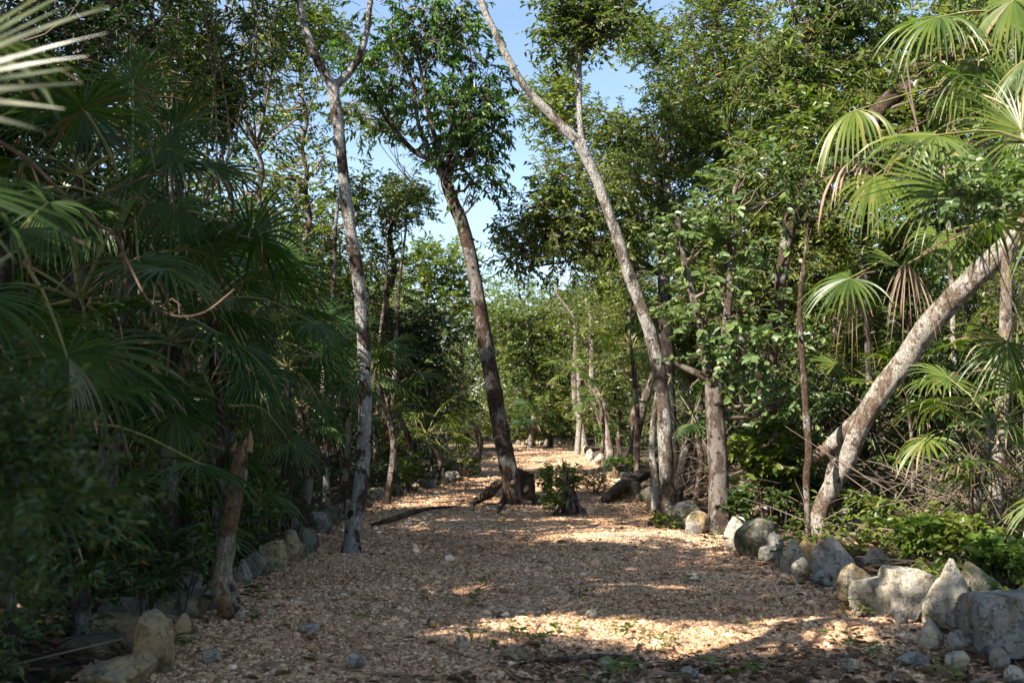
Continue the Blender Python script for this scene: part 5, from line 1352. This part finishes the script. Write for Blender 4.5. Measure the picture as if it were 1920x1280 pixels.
for k, (a, bb, r, lab) in enumerate([((1570, 985), (1700, 965), .05, 'pale bare log lying behind the slanting trunk foot'), ((1590, 998), (1720, 990), .04, 'thin pale log just in front of the larger one behind the slanting trunk'),
                                 ((1760, 960), (1880, 905), .045, 'long pale branch rising to the right edge from the ground'), ((1380, 975), (1530, 990), .035, 'grey log half hidden by seedlings between rough and slanting trunks'),
                                 ((360, 1100), (470, 1030), .03, 'pale stick lying on the left edging rocks behind the snapped post')]):
    A, B = gpz(*a), gpz(*bb); lift = Vector((0, 0, .12 if k < 4 else .3))
    log('fallen_log', lab, [A + lift * .6, A.lerp(B, .35) + lift + Vector((0, .1, .04)), A.lerp(B, .7) + lift * (1 if k != 2 else 3), B + lift * (1 if k != 2 else 5)], [r, r, r * .8, r * .5], 'bark_pale')
# snapped post
b = gpz(432, 1160)
e = empty('snapped_trunk', 'snapped-off dead trunk standing like a post among the left edging rocks', 'dead trunk', None, b)
P = [b - Vector((0, 0, .1)), at(428, 1120, b.y), at(418, 1075, b.y), at(425, 1020, b.y), at(436, 960, b.y), at(446, 900, b.y), at(450, 862, b.y), at(455, 835, b.y)]
R = [mpx(x, b.y) / 2 for x in (42, 41, 37, 32, 30, 30, 28, 20)]
mb = MB(); tube(mb, P, R, 22, step=.03, rough=.16, seed=3, nscale=8, cap=True)
under(mb.obj('trunk', M['bark_post'], smooth=True), e)
mb = MB()
for k, (dx, h) in enumerate([(-12, 20), (-4, 8), (6, 26), (13, 40)]):
    p = at(452 + dx, 845, b.y); tube(mb, [p, p + Vector((.004 * k, 0, mpx(h * .5, b.y))), p + Vector((.01, 0, mpx(h, b.y)))], [.028, .02, .003], 6, step=.03, rough=.2, seed=k)
under(mb.obj('splintered_top', M['cut_wood']), e)
mb = MB(); P = [at(398, 1090, b.y - .05), at(412, 1100, b.y - .08), at(424, 1135, b.y - .1), at(432, 1165, b.y - .1)]
tube(mb, P, [.035, .045, .045, .035], 12, step=.04, rough=.2, seed=9, nscale=7); under(mb.obj('root', M['bark_post'], smooth=True), e)

# ------------------------------------------------------------------ straight stems at known places
def stem(label, pts, D, mat='bark_brown', group='straight stems at the forest edge', name='slender_trunk', top=None):
    pts = [(q[0], q[1], q[2] * .74, *q[3:]) for q in pts]
    if pts[-1][1] > 200 and D < 30: pts = pts + [(pts[-1][0] + 14, pts[-1][1] - 130, 4), (pts[-1][0] + 10, pts[-1][1] - 230, 1.5)]
    top = top or [(pts[-1][0], pts[-1][1] + 40, 45, 70, 5)]
    P, R = trunk_pts(pts, D); P, R = ground_start(P, R)
    b0 = Vector((P[0].x, P[0].y, GZ(P[0].x, P[0].y)))
    e = empty(name, label, 'tree', group, b0)
    mb = MB(); Ps, Rs = smoothpath(P, .08, R); Rs = [r * (1 + .5 * math.exp(-max(0, p.z - b0.z) / .12)) for p, r in zip(Ps, Rs)]; tube(mb, Ps, Rs, 12, rough=.16, seed=P[0].x * 3)
    under(mb.obj('trunk', M[mat], smooth=True), e)
    if top:
        mb = MB(); C, Rr = px_clusters(top, D, rng, 1.0, .4); limbs(mb, [(Ps, Rs)], C, rng); foliage(mb, C, Rr, rng, L=.09, ntw=12)
        if mb.n: under(mb.obj('crown', [M['leaf_mid'], M['twig']]), e)
    return e
stem('straight pale-barked stem near the right edge passing behind the slanting trunk', [(1860, 992, 34), (1868, 900, 32), (1878, 780, 34), (1884, 660, 33), (1887, 560, 30), (1888, 480, 28), (1890, 300, 22), (1900, 60, 14)], 9.8, 'bark_pale', top=[(1900, -20, 80, 50, 6)])
stem('thin hanging stem with a pale twisted lower end left of the slanting trunk foot', [(1514, 935, 10, 10.6), (1512, 900, 18, 10.6), (1517, 855, 20), (1513, 800, 18), (1508, 720, 17), (1502, 640, 15), (1500, 560, 13)], 10.6, 'bark_brown')
stem('dark stem rising just behind the foot of the slanting trunk', [(1640, 965, 22), (1640, 860, 20), (1632, 760, 18), (1625, 600, 15), (1620, 450, 12)], 12.5, 'bark_dark')
stem('fibrous brown palm-like stem to the right of the slanting trunk foot', [(1640, 960, 30, 13.2), (1650, 880, 34, 13.2), (1662, 800, 30, 13.2), (1668, 700, 24, 13.2)], 13.2)
stem('thin pale stem under the slanting trunk, right of the brown fibrous one', [(1800, 900, 14), (1795, 800, 14), (1790, 700, 13), (1785, 560, 12), (1780, 420, 10)], 12, 'bark_pale')
stem('dark stem leaning right between the twin and rough trunks', [(1265, 930, 24), (1282, 860, 22), (1300, 800, 20), (1322, 740, 17), (1345, 660, 12)], 14.5, 'bark_dark')
stem('curved smooth pale palm trunk at the bend, bowing left', [(1098, 832, 20), (1090, 800, 18), (1080, 760, 16), (1076, 710, 13), (1080, 650, 14), (1078, 600, 8)], 36, 'bark_pale')
stem('crooked pale trunk right of the curved one at the bend', [(1140, 833, 18), (1130, 800, 16), (1118, 770, 14), (1108, 740, 13), (1115, 700, 11), (1120, 650, 8)], 34, 'bark_pale')
stem('stout leaning stump-like trunk on the far right verge', [(1180, 870, 26), (1196, 800, 24), (1212, 740, 20), (1226, 690, 14)], 23, 'bark_rough')
stem('reddish straight stem on the far right verge', [(1192, 860, 14), (1196, 800, 13), (1192, 740, 12), (1186, 680, 10), (1180, 600, 8)], 20.5)
stem('brown stem seen between the forked and leaning trunks', [(738, 880, 15), (735, 800, 14), (740, 720, 13), (742, 640, 11), (748, 540, 8)], 19)
stem('slim stem close behind the forked trunk on its right', [(706, 905, 13), (704, 830, 12), (710, 740, 11), (712, 640, 9)], 17.5)
stem('pale-spotted slim stem left of the forked trunk', [(612, 905, 17), (612, 830, 16), (606, 740, 15), (615, 640, 14), (625, 540, 12), (630, 420, 9)], 14.5, 'bark_lichen')
stem('pale slim trunk seen through the dark palms left of the snapped post', [(372, 960, 22), (372, 820, 20), (378, 660, 18), (372, 520, 17), (335, 480, 14), (320, 300, 12)], 9.8, 'bark_lichen')
stem('grey slim trunk rising in the deep shade at the left', [(275, 930, 20), (268, 780, 18), (266, 600, 17), (262, 440, 14), (280, 60, 13), (295, -40, 10)], 10.4, 'bark_lichen')
stem('dark trunk at the left frame side running up to the top', [(165, 1000, 20), (172, 800, 18), (176, 600, 17), (170, 420, 14)], 8.2, 'bark_dark')

# slender saplings between the landmarks, counted from the left
marks = [(10, 'the left edge', 'the snapped post', 5, (8, 16)), (455, 'the snapped post', 'the forked trunk', 5, (12, 22)), (700, 'the forked trunk', 'the leaning trunk', 9, (18, 32)),
         (975, 'the leaning trunk', 'the twin trunk', 9, (34, 48)), (1375, 'the rough trunk', 'the slanting trunk foot', 7, (12.5, 22)), (1650, 'the slanting trunk foot', 'the right edge', 8, (11, 20))]
ends = [420, 640, 935, 1215, 1520, 1910]
for (x0, a, bnm, n, (d0, d1)), x1 in zip(marks, ends):
    xs_ = np.sort(rng.uniform(x0, x1, n)); 
    for i, x in enumerate(xs_):
        D = rng.uniform(d0, d1)
        by = 780 + CAMZ / D * F; H = rng.uniform(180, 420) * (12 / D) ** .4
        w = rng.uniform(.03, .06) / D * F
        lean = rng.normal(0, 22)
        pts = [(x, by, w), (x + lean * .3 + rng.normal(0, 5), by - H * .33, w * .9), (x + lean * .7 + rng.normal(0, 6), by - H * .66, w * .8), (x + lean, by - H, w * .5)]
        P, R = trunk_pts(pts, D); 
        l, r = pathx(P[0].y)
        if l - .2 < P[0].x < r + .2:
            sh = (l - .6 - P[0].x) if x < 960 else (r + .6 - P[0].x)
            P = [p + Vector((sh, 0, 0)) for p in P]
        P, R = ground_start(P, R)
        e = empty('sapling', f'{ORD[i]} slender sapling from the left between {a} and {bnm}', 'sapling', 'slender saplings under the trees', Vector((P[0].x, P[0].y, GZ(P[0].x, P[0].y))))
        Ps, Rs = smoothpath(P, .25, R)
        mb = MB(); tube(mb, Ps, Rs, 7); under(mb.obj('stem', M[['bark_brown', 'bark_dark', 'bark_pale'][rng.randint(3)]], smooth=True), e)
        mb = MB()
        C = [np.array(Ps[int(len(Ps) * t)][:]) + rng.normal(0, .28, 3) for t in rng.uniform(.45, .98, 9)]
        limbs(mb, [(Ps, Rs)], C, rng, frac=1, r0=.012)
        foliage(mb, C, np.full(9, .34), rng, ntw=9, nleaf=8, L=.11, wr=.45, tl=.36, simple=D > 22)
        under(mb.obj('crown', [M[['leaf_mid', 'leaf_shade', 'leaf_dark'][rng.randint(3)]], M['twig']]), e)

# ------------------------------------------------------------------ undergrowth
def verge(rng, n, side, d0, d1, y0, y1, z0, z1, yp=1.4):
    y = y0 + (y1 - y0) * rng.uniform(0, 1, n) ** yp; l, r = pathx(y)
    d = rng.uniform(d0, d1, n)
    x = l - d if side < 0 else r + d
    z = np.array([GZ(a, b_) for a, b_ in zip(x, y)]) + rng.uniform(z0, z1, n)
    k = np.abs(x) < y * .56 + .8
    return np.stack([x, y, z], -1)[k]
def cover(name, label, specs, mat, seed, simple=False):
    rng = np.random.RandomState(seed); mb = MB()
    for (n, side, d0, d1, y0, y1, z0, z1, L, rad) in specs:
        C = verge(rng, n, side, d0, d1, y0, y1, z0, z1)
        foliage(mb, C, np.full(len(C), rad), rng, ntw=8, nleaf=7, L=L, wr=.5, tl=rad * 1.1, droop=.2, up=.5, simple=simple, squash=.5, carve=False)
    return tag(mb.obj(name, [M[mat], M['twig']]), label, None, kind='stuff')
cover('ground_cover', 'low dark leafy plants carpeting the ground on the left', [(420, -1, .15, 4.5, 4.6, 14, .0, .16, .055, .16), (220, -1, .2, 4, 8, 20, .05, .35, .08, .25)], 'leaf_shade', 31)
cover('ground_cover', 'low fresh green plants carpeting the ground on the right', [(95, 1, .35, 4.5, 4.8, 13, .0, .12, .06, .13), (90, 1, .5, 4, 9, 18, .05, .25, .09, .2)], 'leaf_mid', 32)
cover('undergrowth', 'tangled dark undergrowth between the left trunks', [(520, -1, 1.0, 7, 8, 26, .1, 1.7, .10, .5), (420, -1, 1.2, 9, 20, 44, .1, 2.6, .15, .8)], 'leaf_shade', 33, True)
cover('undergrowth', 'tangled leafy undergrowth between the right trunks', [(420, 1, 1.6, 7, 12, 26, .1, 1.8, .10, .5), (420, 1, 1.2, 9, 20, 48, .1, 2.8, .15, .8)], 'leaf_dark', 34, True)
cover('far_undergrowth', 'bushes along the back of the far bend', [(160, 1, -3.2, 4, 48.2, 52, .1, 1.8, .18, .7), (220, -1, -14, 3, 48.2, 53, .1, 2.2, .18, .8)], 'leaf_mid', 35, True)

# shrubs one can tell apart
shrubs = [
 (770, 872, 16.8, 40, 30, 'leaf_fresh', .07, 'light green weedy shrub at the left verge right of the forked trunk'),
 (868, 868, 21, 40, 30, 'leaf_mid', .08, 'bushy green shrub at the left verge beside the leaning trunk'),
 (480, 905, 8.6, 40, 90, 'leaf_fresh', .06, 'thin bright-leaved shrub growing up beside the snapped post'),
 (415, 960, 7.6, 34, 70, 'leaf_mid', .07, 'slender leafy plant just left of the snapped post'),
 (130, 1020, 4.9, 110, 60, 'leaf_shade', .06, 'dark low bush filling the left corner behind the ochre slab'),
 (300, 1040, 6.3, 90, 60, 'leaf_shade', .06, 'dark leafy bush between the left edging rocks and the low palm'),
 (1450, 860, 12, 80, 70, 'leaf_mid', .15, 'broad-leaved shrub between the rough and slanting trunks'),
 (1420, 960, 11.2, 60, 40, 'leaf_dark', .10, 'low broad-leaved plant behind the mossy boulder'),
 (1725, 1000, 8.2, 42, 22, 'leaf_fresh', .09, 'bright seedling clump with lobed leaves behind the long cream slab'),
 (1810, 1010, 8, 46, 22, 'leaf_mid', .09, 'green leafy clump right of the lobed seedlings'),
 (1885, 1030, 7.4, 45, 30, 'leaf_fresh', .09, 'sunlit leafy clump at the right edge above the square block'),
 (1620, 950, 10.5, 40, 16, 'leaf_mid', .08, 'low green plants under the bend of the slanting trunk'),
 (1860, 345, 5.2, 90, 48, 'leaf_bluish', .055, 'oval-leaved shrub top reaching in front of the slanting trunk at the right edge'),
 (1170, 870, 21, 40, 24, 'leaf_fresh', .08, 'yellowish low shrub on the far right verge'),
 (1115, 905, 16.5, 26, 14, 'stalk', .05, 'small dry brown tuft right behind the leafy stump'),
 (1140, 815, 33, 30, 20, 'leaf_fresh', .12, 'pale green shrub beside the foot of the far crooked trunk'),
 (1255, 985, 11.8, 40, 18, 'leaf_mid', .05, 'low green plant at the foot of the twin trunk'),
 (1500, 930, 12.5, 50, 40, 'leaf_dark', .12, 'dark broad-leaved plant left of the slanting trunk foot'),
]
for i, (px, py, D, rx, ry, mt, L, lab) in enumerate(shrubs):
    C, Rr = px_clusters([(px, py, rx, ry, max(7, int(rx * ry / 350)))], D, rng, .4, max(.10, mpx(min(rx, ry), D) * .45))
    C[:, 2] = np.maximum(C[:, 2], .06)
    c0 = C.mean(0); z0 = GZ(c0[0], c0[1])
    e = empty('shrub', lab, 'shrub', 'shrubs along the verges', (c0[0], c0[1], z0))
    mb = MB()
    if D < 5.5 and px > 1700: c0 = np.array([3.35, 5.3, 0.]); z0 = GZ(3.35, 5.3); e.location = (3.35, 5.3, z0)
    for c in C[:(14 if px < 1700 or D > 5.5 else 5)]:
        q = 0 if D < 5.5 and px > 1700 else .6
        a = Vector((c0[0] * (1 - q) + c[0] * q, c0[1] * (1 - q) + c[1] * q, z0)); c = Vector(c)
        tube(mb, [a, a.lerp(c, .5) + Vector((0, 0, .05)), c], [.006, .005, .002], 5, step=.15, cap=False)
    if mb.n and not (D < 5 and px < 400): under(mb.obj('stems', M['bark_dark']), e)
    mb = MB()
    foliage(mb, C, Rr, rng, ntw=10, nleaf=8, L=L, wr=.5, tl=max(.12, float(Rr.mean()) * .8), droop=.2, up=.4, carve=False, suncarve=False, round_=mt == 'leaf_bluish')
    under(mb.obj('foliage', [M[mt], M['twig']]), e)

# seedlings rooted in the gravel
def seedling(px, py, h, nl, L, mat, lab, wr=.4, lean=0.0, up=.2):
    b = gpz(px, py); H = mpx(h, b.y)
    e = empty('seedling', lab, 'seedling', 'seedlings sprouting from the gravel', b)
    mb = MB()
    for s in range(1 if nl < 9 else 3):
        off = Vector((rng.normal() * .02, rng.normal() * .02, 0)) * (0 if nl < 9 else 1)
        tp = b + off * 4 + Vector((lean * H, 0, H * rng.uniform(.8, 1)))
        P = [b + off, (b + off).lerp(tp, .5) + Vector((rng.normal() * .006, 0, 0)), tp]
        tube(mb, P, [.004, .003, .0015], 5, 1, step=.05)
        k = max(4, nl // (1 if nl < 9 else 3)); t = rng.uniform(.35, 1, k)[:, None]
        Pp = np.array(P[0])[None] * (1 - t) + np.array(P[2])[None] * t
        a = rng.uniform(0, 6.28, k); D = np.stack([np.cos(a), np.sin(a), np.full(k, up)], -1)
        leaves(mb, Pp, D, np.array([0, 0, 1.0])[None] + rng.normal(0, .3, (k, 3)), rng.uniform(.7, 1.1, k) * L, rng.uniform(.7, 1.1, k) * L * wr, .2, 0)
    under(mb.obj('leaves', [M[mat], M['stalk']]), e)
seedling(888, 1135, 68, 8, .085, 'leaf_fresh', 'tallest lone seedling with bright narrow leaves at the centre of the path', .3, .35, .6)
for (px, py, h, nl, L, mat, lab) in [
 (872, 1134, 28, 14, .045, 'leaf_dark', 'small dark seedling at the foot of the tall bright one'), (1092, 1134, 28, 16, .05, 'leaf_dark', 'round dark green seedling right of the path centre'),
 (785, 1128, 26, 9, .04, 'leaf_dark', 'faint dark seedling left of the tall bright one'), (1278, 1093, 24, 14, .045, 'leaf_dark', 'small dark seedling at the right of the path before the mossy boulder'),
 (697, 1160, 16, 9, .045, 'leaf_fresh', 'flat bright green seedling on the left of the path'), (885, 1205, 34, 18, .05, 'leaf_fresh', 'bright weeds just right of the white egg-like stone'),
 (912, 1225, 30, 14, .05, 'leaf_mid', 'green weed below the bright weeds'), (955, 1198, 30, 14, .05, 'leaf_fresh', 'bright weed at the edge of the dark litter strip'),
 (975, 1205, 26, 12, .05, 'leaf_mid', 'weed next to the bright one on the litter strip'), (1012, 1198, 24, 12, .05, 'leaf_fresh', 'yellow-green weed left of the sunny gravel mound'),
 (1050, 1190, 24, 12, .05, 'leaf_dark', 'dark weed on the litter strip above the low stick'), (1080, 1188, 22, 10, .045, 'leaf_mid', 'small weed beside the dark weed'),
 (1160, 1192, 34, 24, .055, 'leaf_mid', 'wide clump of weeds on the sunny gravel right of centre'), (1222, 1215, 30, 14, .05, 'leaf_fresh', 'bright weed right of the wide clump'),
 (1250, 1218, 30, 14, .05, 'leaf_fresh', 'second bright weed right of the wide clump'), (1430, 1182, 24, 12, .05, 'leaf_mid', 'small weed on the sunny gravel at the right'),
 (1590, 1212, 34, 18, .055, 'leaf_fresh', 'round-leaved weed in the sunny gravel before the white block'), (1625, 1230, 30, 16, .055, 'leaf_fresh', 'round-leaved weed nearer than the other one'),
 (1600, 1165, 30, 14, .07, 'leaf_mid', 'heart-leaved plant creeping at the foot of the brown rock'), (1680, 1155, 34, 16, .07, 'leaf_mid', 'heart-leaved plant under the long cream slab'),
 (1640, 1160, 26, 12, .06, 'leaf_mid', 'middle heart-leaved plant below the brown rock'), (1185, 1270, 34, 18, .09, 'leaf_bluish', 'big-leaved pale plant at the bottom edge right of centre'),
 (1120, 1285, 30, 14, .07, 'leaf_dark', 'dark plant at the bottom edge by the whitish pointed stone'), (1330, 1262, 30, 14, .07, 'leaf_bluish', 'bluish-leaved plant in the litter at the bottom'),
 (1410, 1262, 26, 14, .09, 'leaf_fresh', 'yellow-green leafy plant in the litter at the bottom'), (1760, 1275, 36, 14, .06, 'leaf_mid', 'three-leaved plant among stones at the lower right'),
 (1850, 1222, 90, 22, .10, 'leaf_dark', 'tall dark plant in front of the square blue-grey block'), (1908, 1250, 50, 12, .09, 'leaf_fresh', 'yellow-green leaves at the right edge below the square block'),
 (1468, 1070, 70, 22, .10, 'leaf_mid', 'leafy seedling by the small pinkish upright rock'), (1350, 1030, 40, 20, .10, 'leaf_dark', 'dark sprawling plant at the foot of the rough trunk'),
 (1415, 1050, 50, 34, .05, 'leaf_dark', 'fine-leaved dark tuft against the mossy boulder'), (1540, 1100, 24, 14, .06, 'leaf_dark', 'dark seedling before the sharp dark wedge'),
 (472, 1150, 60, 12, .10, 'leaf_dark', 'broad dark blade-leaved plant right of the snapped post'), (345, 1225, 60, 16, .07, 'leaf_dark', 'dark plant in front of the golden block'),
 (398, 1160, 90, 8, .10, 'leaf_mid', 'single-stemmed plant with a flat top before the snapped post'), (590, 1050, 24, 12, .05, 'leaf_mid', 'tiny grass tuft by the rounded jutting rock'),
 (470, 1165, 26, 14, .06, 'leaf_dark', 'dark weed on the gravel right of the snapped post')]:
    seedling(px, py, h, nl, L, mat, lab)

# blurred bush close to the camera at the lower left
e = empty('feathery_bush', 'blurred feathery green bush close by at the lower left edge', 'bush', None, (-1.35, 2.0, GZ(-1.35, 2)))
mb = MB(); C, Rr = px_clusters([(-50, 890, 110, 110, 10), (30, 850, 60, 45, 3), (-30, 1060, 100, 70, 4), (90, 950, 50, 35, 3), (-70, 720, 80, 50, 3)], 2.3, rng, .3, .11)
for c in C:
    a = Vector((-1.35 + rng.normal() * .1, 2.0 + rng.normal() * .1, .02)); c = Vector(c)
    if rng.uniform() < .25: tube(mb, [a, a.lerp(c, .5) + Vector((0, 0, .08)), c], [.004, .003, .001], 5, step=.1, cap=False)
under(mb.obj('stems', M['bark_dark']), e)
mb = MB(); foliage(mb, C, Rr, rng, ntw=13, nleaf=14, L=.032, wr=.42, tl=.18, droop=.1, carve=False, suncarve=False, twig=False); under(mb.obj('foliage', [M['leaf_dark'], M['twig']]), e)
mb = MB(); C, Rr = px_clusters([(-40, 900, 120, 130, 8), (-20, 1080, 90, 80, 4)], 2.4, rng, .3, .12)
foliage(mb, C, Rr, rng, ntw=14, nleaf=12, L=.02, wr=.42, tl=.16, droop=.1, carve=False, suncarve=False, twig=False); under(mb.obj('foliage', [M['leaf_shade'], M['twig']]), e)

# ------------------------------------------------------------------ bare brown vines on the left
def vine(label, paths, D, mat='vine_bark', group='bare brown vines looping over the left palms', name='bare_vine'):
    o = None
    P0 = at(paths[0][0][0], paths[0][0][1], D)
    e = empty(name, label, 'vine', group, P0)
    for i, pts in enumerate(paths):
        mb = MB(); P = [at(q[0], q[1], D + (q[3] if len(q) > 3 else 0)) for q in pts]; R = [mpx(q[2] * .72, D) / 2 for q in pts]
        tube(mb, P, R, 8, step=.03, rough=.08, seed=i)
        under(mb.obj('stem' if i == 0 else 'side_stem', M[mat], smooth=True), e)
    return e
vine('thick brown vine sagging from the left edge to a hooked end in the palms', [[(-20, 255, 12), (30, 285, 11), (65, 310, 10), (100, 345, 9), (150, 390, 8), (190, 425, 8), (215, 440, 8), (240, 490, 7), (275, 560, 7), (300, 582, 7), (340, 594, 7), (385, 585, 6), (425, 555, 6), (440, 542, 5)],
   [(55, 300, 8), (75, 350, 6), (88, 390, 6), (90, 430, 5), (110, 450, 4)], [(150, 378, 6), (190, 365, 5), (240, 345, 5), (285, 328, 5), (325, 330, 4)], [(40, 305, 8), (35, 330, 7), (20, 355, 6)],
   [(215, 438, 6), (240, 425, 5), (262, 400, 5), (270, 375, 4), (235, 370, 3)], [(292, 325, 4), (285, 290, 4), (280, 260, 4), (292, 238, 4)], [(300, 580, 5), (322, 560, 4), (340, 572, 4), (320, 590, 4)]], 4.9)
vine('arched brown vine looping down in front of the dark palm', [[(318, 648, 4), (340, 638, 5), (370, 637, 5), (400, 655, 5), (412, 680, 5), (412, 705, 4), (403, 725, 4)], [(338, 695, 4), (365, 690, 4), (395, 695, 3)], [(262, 525, 5), (275, 515, 5), (298, 512, 5), (318, 520, 4)]], 5.4)
vine('long straight palm stalk slanting down through the dark palms', [[(150, 430, 5), (230, 500, 5), (330, 580, 4), (420, 650, 4), (476, 700, 4)], ], 6.2, 'stalk')
vine('thin liana hanging in the tree hollow left of the round dark frond', [[(236, 520, 6), (232, 490, 8), (240, 465, 6)], [(236, 520, 5), (234, 560, 4)]], 5.0)
vine('leafless pale twigs dangling under the glossy crown', [[(838, 315, 3), (830, 345, 3), (845, 365, 3), (858, 395, 2)], [(838, 330, 3), (852, 350, 2), (872, 385, 2)], [(832, 320, 3), (822, 345, 2), (826, 360, 2)]], 14.5, 'twig_pale', None, 'hanging_twigs')
vine('dead pale twigs arching out from the right verge under the rough trunk limb', [[(1230, 690, 6), (1280, 720, 5), (1300, 760, 4), (1290, 790, 3)], [(1260, 700, 5), (1250, 740, 4), (1270, 800, 3)], [(1320, 700, 5), (1290, 740, 4), (1310, 800, 3)]], 13.5, 'twig_pale', None, 'hanging_twigs')
vine('thin lianas hanging in front of the trees behind the slanting trunk', [[(1600, 200, 4), (1640, 300, 4), (1700, 330, 4), (1720, 250, 4), (1690, 140, 4)], [(1700, 120, 5), (1712, 200, 5), (1725, 260, 5)], [(1725, 180, 4), (1760, 160, 4), (1800, 130, 3)]], 9, 'twig_pale', None, 'hanging_twigs')
